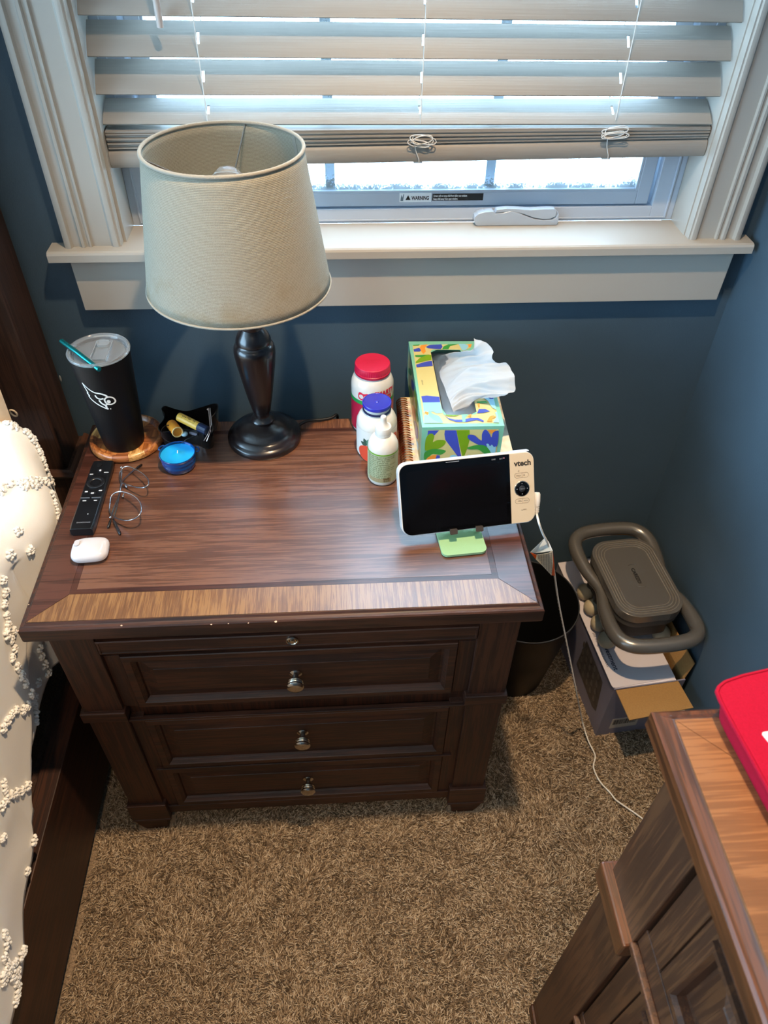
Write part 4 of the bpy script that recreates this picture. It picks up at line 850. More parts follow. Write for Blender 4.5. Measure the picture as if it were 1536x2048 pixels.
for k in range(9):
    for q in range(3):
        u = .010+k*.0032; v_ = (q-1)*.0028; 
        if rr_.random() < .75:
            o3 = tA+dd*u+sd*v_+up_*(.00815-abs(v_)**2*70); mb.add([o3, o3+dd*.0022, o3+dd*.0022+sd*.0016, o3+sd*.0016], [(0,1,2,3)])
mb.build('printed_marks', mat('balm_print', '#5b4a2a', .6), t1_, solid=.0001)
tubeitem('lip_balm', at(343, 849, 2, HT+.032), at(355, 864, 2, HT+.038), .0098, 'open lip balm tube showing its round orange end inside the black tray', 'lip balm', mat('balm_orange', '#e8932f', .45, sss=.1))
c4 = at(355, 864, 2, HT+.038); 
o_ = [x for x in bpy.data.objects if x.name.startswith('lip_balm')][-1]
dd = (at(355, 864, 2, HT+.038)-at(343, 849, 2, HT+.032)).normalized()
MB().tube([c4+dd*.0006+(Vector((0, 0, 1)).cross(dd).normalized()*math.cos(2*PI*k/20)+dd.cross(Vector((0, 0, 1)).cross(dd).normalized())*math.sin(2*PI*k/20))*.0092 for k in range(20)], .0012, 6, closed=True).build('tube_rim', mat('balm_rim', '#f0c884', .4), o_, smooth=60)
def bead_thing(name, c, r_, m_, lab, cat, s3=(1, 1, .6)):
    o = MB().ball(c, r_, 8, s3).build(name, m_, None, smooth=60, origin=(c[0], c[1], c[2]-r_*s3[2])); tag(o, lab, cat)
bead_thing('glass_marble', tuple(at(369, 868, 2, HT+.030)), .0065, mat('pale_blue_glass', '#9fc0cf', .1, coat=.5), 'pale blue glass bead in the black tray beside the orange balm', 'bead')
c_ = at(385, 864, 2, HT+.031); o = MB().prism(rrect(-.009, .009, -.005, .005, .002), 0, .005, mp=lambda x, y, z: (c_.x+x*.9-y*.4, c_.y+y*.9-x*.4, c_.z-.004+z)).build('eraser', mat('grey_violet', '#77747f', .4), None, bevel=.001, origin=tuple(c_)); tag(o, 'small grey foil packet in the black tray below the yellow balm', 'packet')
# earphone-like loop of thin black cable hanging over the tray's left side
mb = MB(); pts = [at(x, y, 2, z) for x, y, z in ((345, 850, HT+.040), (330, 852, HT+.041), (322, 862, HT+.040), (326, 875, HT+.034), (338, 884, HT+.030), (352, 887, HT+.030), (366, 884, HT+.034), (374, 878, HT+.041), (392, 872, HT+.042), (398, 864, HT+.040))]
mb.tube(spline(pts, 5, False), .0007, 6); o = mb.build('hair_tie', cdm, None, smooth=60, origin=tuple(pts[3])); tag(o, 'thin black cord looped over the left side of the tray', 'cord')
# nail tool standing in the tray
tool = thing('tweezers', tuple(at(412, 880, 2, HT+.030)), 'pale metal tweezers standing upright in the right end of the tray', 'tweezers')
rose = mat('rose_steel', '#d8c0b4', .25, .6)
q0, q1, q2 = at(413, 882, 2, HT+.028), at(421, 862, 2, HT+.047), at(417, 817, 1, oy+.012)
MB().tube([q0, q0.lerp(q1, .5), q1, q1.lerp(q2, .5), q2], [.0016, .0014, .0018, .0016, .0017], 6, flat=.5).build('blade', rose, tool, smooth=60)
MB().tube([at(408, 881, 2, HT+.029), at(416, 868, 2, HT+.044), at(423, 850, 2, HT+.056), at(420, 817, 1, oy+.012)], [.0014, .0013, .0015, .0016], 6, flat=.5).build('blade', rose, tool, smooth=60)
qq = at(416, 819, 1, oy+.012); MB().ball(qq, .0024, 5).build('joint', rose, tool, smooth=60)
# ================================================================ BOTTLES
def bend_uv(cx, cy, r, a0):  # decal helper: (u along the wall, z) -> point on the cylinder
    return lambda u, z, d=.0004: (cx+(r+d)*math.cos(a0+u/r), cy+(r+d)*math.sin(a0+u/r), z)
def decal(name, polys, fn, mats, parent):
    """polys: list of (outline [(u,z)], material index)"""
    mb = MB()
    for poly, mi in polys:   # cut into narrow upright strips so that flat print follows the curve
        bm = bmesh.new(); vs = [bm.verts.new((p[0], p[1], 0)) for p in poly]; bm.faces.new(vs); bmesh.ops.triangulate(bm, faces=bm.faces[:])
        u0, u1 = min(p[0] for p in poly), max(p[0] for p in poly); k = int((u1-u0)/.0022)+1
        for q in range(1, k): bmesh.ops.bisect_plane(bm, geom=bm.verts[:]+bm.edges[:]+bm.faces[:], plane_co=(u0+(u1-u0)*q/k, 0, 0), plane_no=(1, 0, 0))
        bm.verts.index_update(); o = len(mb.v); mb.v += [Vector(fn(v.co.x, v.co.y, .0004+.00015*mi)) for v in bm.verts]
        mb.f += [tuple(o+v.index for v in f.verts) for f in bm.faces]; mb.m += [mi]*len(bm.faces); bm.free()
    return mb.build(name, mats, parent)
def band(cx, cy, r, z0, z1, name, m_, parent, a0=0, a1=2*PI, d=.0003):
    n = max(6, int(40*(a1-a0)/(2*PI))); mb = MB()
    vs = [(cx+(r+d)*math.cos(a0+(a1-a0)*i/n), cy+(r+d)*math.sin(a0+(a1-a0)*i/n), z) for z in (z0, z1) for i in range(n+1)]
    mb.add(vs, [(i, i+1, i+n+2, i+n+1) for i in range(n)]); return mb.build(name, m_, parent, smooth=60)
hd = mat('bottle_white', '#cdc9c1', .22, coat=.35, sss=.05)
# 1 tall bottle, red ribbed cap
b1x, b1y = .493, -.044
b1 = thing('vitamin_bottle', (b1x, b1y, HT), 'large white supplement bottle with a ribbed red cap and red label', 'bottle', 'supplement bottles')
MB().lathe([(.0001, HT), (.034, HT), (.0375, HT+.004), (.0392, HT+.010), (.0392, HT+.096), (.0385, HT+.104), (.0355, HT+.112), (.0320, HT+.1175), (.0300, HT+.119), (.0295, HT+.123), (.0001, HT+.123)], (b1x, b1y, 0), 56).build('body', hd, b1, smooth=40)
redc = mat('cap_red', '#b8123a', .38)
nr = 100; rings = []
for z, r0, amp in ((.1215, .0318, 0), (.123, .0325, 0), (.1262, .0326, 0), (.1268, .0318, .0004), (.1385, .0316, .0004), (.1395, .0312, 0), (.1402, .0300, 0)):
    rings.append([(b1x+(r0+amp*(1 if i % 2 else -1))*math.cos(2*PI*i/nr), b1y+(r0+amp*(1 if i % 2 else -1))*math.sin(2*PI*i/nr), HT+z) for i in range(nr)])
MB().loft(rings).build('cap', redc, b1, smooth=30)
band(b1x, b1y, .0392, HT+.010, HT+.074, 'label', mat('label_red', '#a81638', .35, coat=.3), b1); band(b1x, b1y, .0392, HT+.072, HT+.080, 'label_stripe', mat('label_green', '#1f8a45', .35, coat=.3), b1, d=.0006)
rt = mat('print_red', '#cf1f40', .4)
text('lettering', 'SMARTY', .0135, rt, b1, (0, 0, HT+.0930), (1,0,0), (0,0,1), depth=.0010, sx=.85, bend=(b1x, b1y, .0390, math.radians(-88)), bold=.0006)
text('lettering', 'PANTS', .0120, rt, b1, (0, 0, HT+.0815), (1,0,0), (0,0,1), sx=.85, bend=(b1x, b1y, .0396, math.radians(-80)), bold=.0006)
fn = bend_uv(b1x, b1y, .0390, math.radians(-118)); circ = lambda cx, cz, r, n=16: [(cx+r*math.cos(2*PI*k/n), cz+r*math.sin(2*PI*k/n)) for k in range(n)]
decal('label_emblem', [(spline and [(p.x, p.y) for p in spline([(-.010, HT+.094), (-.006, HT+.098), (.001, HT+.096), (.008, HT+.098), (.011, HT+.095), (.010, HT+.084), (0, HT+.081), (-.010, HT+.084)], 3)], 0), (circ(-.004, HT+.089, .0045), 1), (circ(.0055, HT+.089, .004), 1), (circ(-.004, HT+.089, .0015, 8), 0)], fn, [rt, hd], b1)
text('lettering', 'PUSH DOWN', .0050, mat('cap_red_dark', '#b01034', .5), b1, (b1x-.016, b1y+.004, HT+.1403), (1,0,0), (0,1,0)); text('lettering', '& TURN', .0050, MATS['cap_red_dark'], b1, (b1x-.011, b1y-.004, HT+.1403), (1,0,0), (0,1,0))
# 2 middle bottle, blue lid
b2x, b2y = .497, -.121
b2 = thing('vitamin_bottle', (b2x, b2y, HT), 'white supplement bottle with a blue lid and an orange fruit on its label', 'bottle', 'supplement bottles')
MB().lathe([(.0001, HT), (.031, HT), (.0345, HT+.003), (.0362, HT+.008), (.0362, HT+.066), (.0355, HT+.074), (.0320, HT+.0825), (.0275, HT+.0885), (.0238, HT+.0905), (.0230, HT+.092), (.0230, HT+.105), (.0001, HT+.105)], (b2x, b2y, 0), 52).build('body', hd, b2, smooth=40)
bluec = mat('cap_blue', '#2528a0', .28, coat=.3); navyc = mat('cap_navy', '#141b44', .35)
lidp = MB().lathe([(.0240, HT+.1035), (.0252, HT+.1035), (.0256, HT+.1050), (.0256, HT+.1090), (.0250, HT+.1099), (.0244, HT+.1100), (.0238, HT+.1098), (.0234, HT+.1092), (.0228, HT+.1091), (.0060, HT+.1090), (.0035, HT+.1090), (.0022, HT+.1102), (.0001, HT+.1104)], (b2x, b2y, 0), 52, cap=False).build('cap', bluec, b2, smooth=40)
MB().lathe([(.0232, HT+.0935), (.0250, HT+.0935), (.0253, HT+.0950), (.0250, HT+.0968), (.0232, HT+.0970)], (b2x, b2y, 0), 44, cap=False).build('cap_ring', navyc, b2, smooth=40)
lbw = mat('label_paper', '#d6d3cc', .4, coat=.2); band(b2x, b2y, .0362, HT+.007, HT+.066, 'label', lbw, b2)
gd, gm_, og, bk = mat('leaf_dark', '#2d4a3c', .5), mat('leaf_mid', '#4f7a63', .5), mat('fruit_orange', '#d2452a', .45), mat('print_black', '#16181c', .5)
fn = bend_uv(b2x, b2y, .0362, math.radians(-122))
leaf = lambda cx, cz, l, w_, a: [(cx+(l*t)*math.cos(a)-(w_*s*math.sin(PI*abs(t)))*math.sin(a), HT+cz+(l*t)*math.sin(a)+(w_*s*math.sin(PI*abs(t)))*math.cos(a)) for s, ts in ((1, [0, .2, .4, .6, .8, 1]), (-1, [.8, .6, .4, .2])) for t in ts]
decal('label_picture', [(leaf(.0005, .036, .016, .0045, 2.0), 0), (leaf(.001, .037, .017, .0045, 1.25), 1), (leaf(.001, .036, .016, .004, .45), 1), (leaf(-.001, .035, .014, .004, 2.75), 0), (leaf(0, .033, .013, .004, -2.6), 0),
  ([(.003+.0195*math.cos(a)*1.15, HT+.018+.0175*math.sin(a)) for a in [2*PI*k/30 for k in range(30)]], 2), (leaf(.004, .030, .009, .0025, .1), 1)], fn, [gd, gm_, og], b2)
decal('label_picture', [([(.018+.012*math.cos(a), HT+.038+.018*math.sin(a)) for a in [2*PI*k/24 for k in range(24)]], 0)], bend_uv(b2x, b2y, .0362, math.radians(-62)), [og], b2)
text('lettering', 'Plnt', .0115, bk, b2, (0, 0, HT+.046), (1,0,0), (0,0,1), bend=(b2x, b2y, .0362, math.radians(-100)), bold=.0005)
text('lettering', 'MULTI', .0048, MATS['label_paper'], b2, (0, 0, HT+.026), (1,0,0), (0,0,1), depth=.0009, bend=(b2x, b2y, .0362, math.radians(-108)))
# 3 small dropper bottle
b3x, b3y = .5035, -.1975
b3 = thing('dropper_bottle', (b3x, b3y, HT), 'small white squeeze bottle with a pointed nozzle and finely printed green label', 'bottle')
MB().lathe([(.0001, HT), (.0215, HT), (.0242, HT+.002), (.0258, HT+.006), (.0262, HT+.012), (.0262, HT+.072), (.0255, HT+.080), (.0225, HT+.088), (.0165, HT+.095), (.0130, HT+.0975), (.0001, HT+.0975)], (b3x, b3y, 0), 44).build('body', mat('bottle_cream', '#d3cec4', .3, coat=.25, sss=.05), b3, smooth=40)
MB().lathe([(.0130, HT+.0965), (.0136, HT+.0970), (.0136, HT+.1015), (.0128, HT+.1020), (.0136, HT+.1026), (.0136, HT+.1135), (.0130, HT+.1145), (.0118, HT+.1142), (.0085, HT+.1165), (.0058, HT+.1215), (.0048, HT+.1275), (.0050, HT+.1300), (.0050, HT+.1330), (.0040, HT+.1345), (.0001, HT+.1347)], (b3x, b3y, 0), 36).build('cap', mat('cap_cream', '#cdcac3', .35), b3, smooth=38)
lg = mat('label_palegreen', '#a9b08c', .45, coat=.15); band(b3x, b3y, .0262, HT+.010, HT+.070, 'label', lg, b3)
band(b3x, b3y, .0262, HT+.070, HT+.0725, 'label_stripe', mat('stripe_green', '#6da528', .4), b3, d=.0005)
fn = bend_uv(b3x, b3y, .0262, math.radians(-100))
decal('label_panel', [([(-.024, HT+.011), (.018, HT+.011), (.018, HT+.019), (-.024, HT+.019)], 0), ([(.004, HT+.012), (.015, HT+.012), (.015, HT+.0205), (.004, HT+.0205)], 1)], fn, [mat('label_tan', '#a08a64', .5), mat('label_brown', '#6e5a3c', .5)], b3)
rnd = random.Random(2); words = ['supplement', 'facts', 'serving', 'size', 'amount', 'per', 'drops', 'daily', 'value', 'oil', 'organic', 'store', 'cool', 'dry', 'place', 'keep', 'out', 'of', 'reach', 'children']
finegreen = mat('print_darkgreen', '#55623c', .6)
for k in range(12):
    line = ' '.join(rnd.choice(words) for _ in range(5))[:30]
    text('lettering', line, .0046, finegreen, b3, (0, 0, HT+.0655-.0041*k), (1,0,0), (0,0,1), bend=(b3x, b3y, .0262, math.radians(-158)), depth=.0005, sx=.95)
for k in range(2): text('lettering', 'distributed by natural drops', .0036, MATS['label_palegreen'], b3, (0, 0, HT+.0152-.0034*k), (1,0,0), (0,0,1), bend=(b3x, b3y, .0262, math.radians(-150)), depth=.0008, sx=.9)

# ================================================================ NOTEBOOK AND TISSUE BOX
nb = thing('spiral_notebook', (.645, -.085, HT), 'spiral bound notebook with copper coil lying under the tissue box', 'notebook')
na = math.radians(-1.5)
def nmap(p): x, y = p[0]-.548, p[1]+.085; return Vector((.548+x*math.cos(na)-y*math.sin(na), -.085+x*math.sin(na)+y*math.cos(na), p[2]))
nx0, nx1, ny0, ny1 = .549, .744, -.188, .016
cov = mat('notebook_cover', '#e8ddc8', .4, coat=.3, var=(28, .5)); pap = mat('paper_edges', '#f0ece2', .8, bump=(10, .3, (1, 1, 200)))
for nm, z0, z1, m_ in (('back_cover', .0, .0016, cov), ('page_block', .0017, .0190, pap), ('front_cover', .0191, .0206, cov)):
    mb = MB().box(nx0+(.002 if nm == 'page_block' else 0), nx1-(.002 if nm == 'page_block' else 0), ny0+.001, ny1-.001, HT+z0, HT+z1); mb.xf(nmap); mb.build(nm, m_, nb, bevel=.0005)
tabm = [mat('tab_'+str(i), c, .5) for i, c in enumerate(('#d8b8a8', '#e6cf9a', '#bcd0d8', '#8e9cb8', '#c8a0a0', '#efe6d2'))]
copper = mat('copper_wire', '#b77b52', .22, 1.0); ncoil = 27
for k in range(ncoil):
    y = ny0+.010+(ny1-ny0-.018)*k/(ncoil-1)
    mb = MB()
    for dy in (-.0011, .0011):
        mb.tube([nmap((nx0+.004+.0125*math.cos(a)*1.0, y+dy, HT+.0118+.0118*math.sin(a))) for a in [2*PI*q/14 for q in range(14)]], .00075, 5, closed=True)
    mb.build('coil', copper, nb, smooth=60)
    if k % 2 == 0:
        mb = MB().box(nx0+.004, nx0+.017, y+.001, y+.0065, HT+.0206, HT+.0209); mb.xf(nmap); mb.build('cover_print', tabm[(k//2) % 6], nb)
TBZ, TBT = HT+.0207, .8465
tq = [(.570, -.1890), (.7105, -.1905), (.7170, .0820), (.5705, .0860)]   # footprint corners
tbx = thing('tissue_box', (.642, -.052, TBZ), 'patterned teal and cream tissue box with one white tissue pulled out', 'tissue box')
teal = mat('carton_teal', '#7cbfa6', .35, coat=.2); cream = mat('carton_cream', '#cbc284', .35, coat=.2)
blue = mat('print_blue', '#3f4fb4', .35, coat=.2); grn = mat('print_green', '#759e1c', .35, coat=.2); dgr = mat('print_deepgreen', '#3a9440', .35, coat=.2); sky_ = mat('print_sky', '#8ec9e0', .35, coat=.2); org = mat('print_orange', '#ec9638', .35, coat=.2); aqua = mat('print_aqua', '#7fd4a6', .35, coat=.2)
PMATS = [cream, blue, grn, dgr, sky_, org, aqua, teal]
def Zf(X, Y): return 800+X/6.4, 670+Y/6.4     # zoomed reading of the photograph -> photograph pixels
hole_px = [(392, 215), (410, 190), (440, 186), (780, 190), (812, 205), (980, 985), (975, 1012), (945, 1020), (600, 1024), (560, 1020), (548, 1005)]
hole = [at(*Zf(*p), 2, TBT) for p in hole_px]
mb = MB(); nH = 44
def resamp(P, n, closed=True):
    P = [Vector(p) for p in P]; 
    if closed: P = P+[P[0]]
    L_ = [0]
    for a, b_ in zip(P, P[1:]): L_.append(L_[-1]+(b_-a).length)
    out = []
    for k in range(n):
        s = L_[-1]*k/n; i = max(j for j in range(len(L_)) if L_[j] <= s+1e-12); i = min(i, len(P)-2); out.append(P[i].lerp(P[i+1], (s-L_[i])/max(1e-9, L_[i+1]-L_[i])))
    return out
cc = sum(hole, Vector())/len(hole)
def ang_sorted(P): return sorted(P, key=lambda p: math.atan2(p.y-cc.y, p.x-cc.x))
outer = ang_sorted(resamp([(x, y, TBT) for x, y in tq], nH)); 
# put the four true corners into the outer ring
for q_ in tq:
    j = min(range(nH), key=lambda i: (outer[i].x-q_[0])**2+(outer[i].y-q_[1])**2); outer[j] = Vector((*q_, TBT))
inner = []
for p in outer:   # hole outline along the same directions
    a = math.atan2(p.y-cc.y, p.x-cc.x); best = None; d = Vector((math.cos(a), math.sin(a)))
    for i in range(len(hole)):
        A, B = hole[i], hole[(i+1) % len(hole)]; ex, ey = B.x-A.x, B.y-A.y; den = d.x*ey-d.y*ex
        if abs(den) < 1e-12: continue
        t = ((A.x-cc.x)*ey-(A.y-cc.y)*ex)/den; s = ((A.x-cc.x)*d.y-(A.y-cc.y)*d.x)/den
        if t > 0 and -1e-6 <= s <= 1+1e-6: best = t if best is None else min(best, t)
    inner.append(Vector((cc.x+d.x*best, cc.y+d.y*best, TBT)))
lo_o = [Vector((p.x, p.y, TBZ)) for p in outer]; lo_i = [Vector((p.x, p.y, TBT-.0008)) for p in inner]
mb.loft([lo_o, outer], True, False); mb.loft([outer, inner], False, False); mb.loft([inner, lo_i], False, False)
mb.build('carton', teal, tbx)
box('carton_inside', (.575, .706, -.183, .079, TBZ+.001, TBZ+.052), mat('inner_tissues', '#c9c8c6', .95, bump=(120, .6)), tbx)
def face(name, polys, pmap, nrm, base=.00025):
    mb = MB()
    for k, (pts, mi, sm_) in enumerate(polys):
        P = [pmap(*Zf(*p)) for p in (pts if not sm_ else [(q.x, q.y) for q in spline(pts, 4)])]; P = [Vector((p.x, p.y, max(p.z, TBZ+.0006))) for p in P]
        o2 = Vector(nrm)*(base+.00006*k); u_ = Vector((0,0,1)).cross(Vector(nrm)); u_ = u_ if u_.length > .1 else Vector((1,0,0)); v_ = Vector(nrm).cross(u_)
        tri = tessellate_polygon([[Vector((p.dot(u_), p.dot(v_), 0)) for p in P]]); o = len(mb.v); mb.v += [p+o2 for p in P]; mb.f += [tuple(o+i for i in t) for t in tri]; mb.m += [mi]*len(tri)
    o = mb.build(name, PMATS, tbx)
    return o
yF = lambda x, y: at(x, y, 1, -.1905)
face('front_print', [([(355, 1215), (1262, 1205), (1225, 1640), (330, 1660)], 0, 0), ([(358, 1222), (500, 1220), (440, 1285), (400, 1262), (350, 1300)], 1, 0),
  ([(575, 1218), (720, 1218), (800, 1640), (745, 1560), (640, 1420), (580, 1340), (568, 1270)], 1, 0), ([(722, 1218), (890, 1214), (893, 1330), (870, 1420), (825, 1540), (800, 1560), (760, 1400)], 2, 0),
  ([(318, 1460), (330, 1330), (370, 1268), (415, 1262), (438, 1300), (420, 1370), (470, 1345), (560, 1345), (585, 1370), (550, 1420), (470, 1460), (400, 1468), (350, 1480)], 2, 1),
  ([(330, 1490), (430, 1455), (585, 1478), (520, 1530), (420, 1520), (370, 1560), (318, 1600), (305, 1540)], 3, 1), ([(345, 1575), (420, 1535), (480, 1540), (440, 1600), (345, 1620)], 5, 1), ([(470, 1535), (510, 1540), (505, 1650), (430, 1650)], 1, 0),
  ([(865, 1300), (880, 1275), (950, 1280), (1010, 1330), (1045, 1345), (1048, 1270), (1075, 1215), (1110, 1215), (1150, 1270), (1170, 1305), (1190, 1245), (1230, 1225), (1262, 1240), (1240, 1420), (1150, 1430), (1040, 1415), (940, 1370), (880, 1330)], 1, 1),
  ([(1120, 1212), (1235, 1210), (1170, 1262)], 5, 0), ([(1105, 1400), (1130, 1390), (1150, 1420), (1175, 1400), (1200, 1430), (1225, 1425), (1215, 1500), (1150, 1490)], 4, 1),
  ([(858, 1440), (960, 1408), (1060, 1405), (1120, 1440), (1160, 1510), (1090, 1520), (1000, 1462), (900, 1460)], 3, 1), ([(640, 1545), (700, 1530), (740, 1560), (690, 1600), (640, 1600)], 4, 1), ([(840, 1560), (880, 1530), (920, 1560), (880, 1600)], 4, 1)], yF, (0, -1, 0))
zT = lambda x, y: at(x, y, 2, TBT)
face('top_print', [([(160, 128), (920, 118), (905, 160), (850, 188), (812, 205), (780, 190), (440, 186), (410, 190), (392, 215), (548, 1005), (560, 1022), (600, 1026), (945, 1022), (975, 1014), (984, 990), (975, 960), (938, 780), (1190, 780), (1232, 960), (1268, 1130), (305, 1135)], 0, 0),
  ([(172, 185), (240, 165), (280, 195), (250, 215), (180, 215)], 1, 0), ([(250, 165), (275, 130), (350, 122), (320, 165), (330, 215), (300, 245), (280, 225)], 5, 0), ([(330, 155), (380, 128), (530, 122), (545, 155), (520, 184), (440, 180), (360, 172)], 1, 0),
  ([(540, 185), (555, 150), (620, 122), (740, 120), (640, 145), (620, 184)], 3, 0), ([(750, 120), (830, 118), (880, 140), (850, 185), (815, 203), (790, 190)], 4, 0), ([(870, 125), (915, 118), (905, 160), (880, 160)], 5, 0), ([(165, 130), (250, 125), (240, 138), (170, 142)], 3, 0),
  ([(190, 262), (380, 255), (300, 290), (200, 285)], 3, 0), ([(200, 350), (250, 300), (340, 262), (398, 258), (404, 320), (290, 345), (205, 365)], 2, 0), ([(205, 385), (330, 345), (408, 335), (420, 400), (215, 418)], 1, 0),
  ([(272, 790), (340, 780), (430, 790), (503, 797), (515, 865), (290, 868)], 1, 0), ([(291, 870), (515, 866), (545, 1000), (470, 1010), (425, 985), (305, 1000)], 4, 0), ([(308, 1030), (400, 1010), (500, 1080), (545, 1132), (305, 1135)], 4, 0), ([(365, 985), (385, 975), (420, 1015), (500, 1045), (550, 1125), (490, 1120), (420, 1085), (375, 1040)], 6, 1),
  ([(310, 985), (360, 990), (362, 1025), (345, 1030)], 5, 0), ([(566, 1030), (620, 1070), (700, 1090), (800, 1090), (900, 1068), (1000, 1068), (1070, 1100), (1070, 1122), (980, 1095), (850, 1120), (720, 1120), (630, 1090)], 1, 0),
  ([(785, 1024), (875, 1022), (840, 1060), (835, 1118), (800, 1118)], 6, 0), ([(560, 1028), (770, 1030), (700, 1048), (620, 1045)], 2, 0), ([(985, 858), (1100, 850), (1125, 880), (985, 882)], 3, 0), ([(990, 885), (1020, 882), (1018, 935), (1000, 935)], 5, 0),
  ([(985, 1010), (1010, 955), (1090, 955), (1150, 985), (1060, 1005)], 1, 0), ([(860, 1055), (900, 1020), (915, 1025), (905, 1060)], 5, 0), ([(1110, 1115), (1150, 1050), (1200, 1035), (1230, 1060), (1180, 1075), (1180, 1118)], 5, 0), ([(1020, 785), (1190, 782), (1232, 965), (1180, 940), (1120, 850)], 4, 0), ([(1100, 785), (1190, 782), (1195, 830), (1150, 830)], 1, 0),
  ([(1215, 1000), (1240, 995), (1268, 1130), (1190, 1128), (1235, 1060)], 4, 0)], zT, (0, 0, 1))
xL = lambda x, y: at(x, y, 0, .5702)
face('side_print', [([(112, 200), (122, 240), (240, 1100), (252, 1560), (165, 1560), (100, 700), (100, 400)], 0, 0), ([(118, 420), (150, 460), (145, 520), (110, 480)], 3, 1), ([(150, 560), (185, 640), (175, 720), (150, 660)], 1, 1), ([(120, 640), (165, 760), (170, 900), (110, 800)], 2, 1), ([(190, 700), (215, 800), (225, 960), (195, 860)], 2, 1),
  ([(165, 900), (200, 980), (200, 1100), (160, 1020)], 5, 1), ([(185, 1100), (225, 1170), (232, 1330), (190, 1260)], 1, 1), ([(150, 1040), (190, 1160), (180, 1300), (140, 1200)], 2, 1), ([(205, 930), (235, 1050), (235, 1120), (212, 1050)], 3, 1), ([(170, 1330), (230, 1360), (240, 1470), (180, 1460)], 4, 1), ([(190, 1460), (240, 1480), (245, 1560), (190, 1560)], 0, 1)], xL, (-1, 0, 0))
text('lettering', 'two-ply', .0052, mat('print_grey', '#9a9672', .5), tbx, tuple(at(*Zf(300, 640), 2, TBT+.0006)), (0, 1, 0), (-1, 0, 0))
film = mat('plastic_film', '#ffffff', .05, trans=1, ior=1.08, coat=1)
fm = MB(); hh_ = [Vector((p.x, p.y, TBT-.0012)) for p in inner]; cz_ = Vector((cc.x+.008, cc.y, TBT+.002)); fm.add([cz_]+hh_, [(0, i+1, (i+1) % len(hh_)+1) for i in range(len(hh_))]); fm.build('film', film, tbx, smooth=180)
# tissue sheet: gathered at the slit, fanning out to the right
ts_mat = mat('tissue_paper', '#cfd4d9', .95, bump=(900, .25), transl=.42)
root = [at(*Zf(*p), 2, TBT+z) for p, z in (((690, 1000), -.002), ((665, 940), .003), ((640, 860), .004), ((600, 760), .004), ((560, 640), .002), ((500, 520), -.002), ((470, 420), -.006), ((460, 330), -.012))]
mid = [at(*Zf(*p), 2, TBT+z) for p, z in (((820, 950), .000), ((860, 790), .014), ((860, 690), .024), ((850, 580), .032), ((830, 460), .036), ((780, 370), .034), ((690, 310), .020), ((600, 250), .000))]
tipo = [at(*Zf(*p), 2, TBT+z) for p, z in (((960, 800), .012), ((1235, 785), .028), ((1462, 715), .040), ((1462, 560), .055), ((1400, 390), .066), ((1190, 310), .074), ((1170, 150), .085), ((945, 32), .092))]
ex = [at(*Zf(*p), 2, TBT+z) for p, z in (((940, 800), .012), ((1100, 770), .024), ((1200, 690), .036), ((1180, 560), .050), ((1140, 430), .058), ((1060, 330), .062), ((1000, 230), .068), ((905, 190), .070))]
NU, NV = 64, 34
cols = [spline(q_, 9, False) for q_ in (root, mid, ex, tipo)]
def rs(P, n): 
    return [P[min(len(P)-1, int(k/(n)*(len(P)-1)))].lerp(P[min(len(P)-1, int(k/(n)*(len(P)-1))+1)], (k/n*(len(P)-1)) % 1) for k in range(n+1)]
cols = [rs(c_, NU) for c_ in cols]
mb = MB(); vs = []
for j in range(NV+1):
    t = j/NV
    for i in range(NU+1):
        P = spline([c_[i] for c_ in cols], 1, False); 
        a, b_, c_, d = (cols[q][i] for q in range(4)); s = t*3; k = min(2, int(s)); f = s-k; Q = [a, b_, c_, d]
        p0, p1, p2, p3 = Q[max(0, k-1)], Q[k], Q[k+1], Q[min(3, k+2)]
        p = 0.5*((2*p1)+(p2-p0)*f+(2*p0-5*p1+4*p2-p3)*f*f+(3*p1-p0-3*p2+p3)*f**3)
        u = i/NU; amp = .0052*math.sin(PI*min(1, t*1.3))*(1-.3*t)+.0028*t
        w_ = (1-2*abs(math.sin(u*17+1.2*math.sin(t*3+u*4)))**.7)*amp+(1-2*abs(math.sin(u*41+t*2.5))**.6)*amp*.38
        p = p+Vector((-.25, -.25, 1))*w_*(.9 if t > .03 else .3)+Vector((noise.noise(p*60), noise.noise(p*60+Vector((5, 0, 0))), noise.noise(p*45+Vector((0, 9, 0)))))*.0028*t
        vs.append(p)
mb.add(vs, [(j*(NU+1)+i, j*(NU+1)+i+1, (j+1)*(NU+1)+i+1, (j+1)*(NU+1)+i) for j in range(NV) for i in range(NU)])
mb.build('tissue_sheet', ts_mat, tbx, smooth=180)
mb = MB(); nn_ = 26; vs = []
for j in range(nn_+1):
    for i in range(nn_+1):
        u, v_ = i/nn_, j/nn_; x = .613+.078*u; y = -.150+.205*v_; z = TBT-.0065+.004*math.sin(u*9+v_*5)*math.sin(v_*7+u*3)-.014*abs(u-.3)**1.5-.010*(v_ > .85)
        vs.append(Vector((x, y, min(TBT-.002, z+.003*noise.noise(Vector((x*60, y*60, 0)))))))
mb.add(vs, [(j*(nn_+1)+i, j*(nn_+1)+i+1, (j+1)*(nn_+1)+i+1, (j+1)*(nn_+1)+i) for j in range(nn_) for i in range(nn_)]); mb.build('next_tissue', ts_mat, tbx, smooth=180)

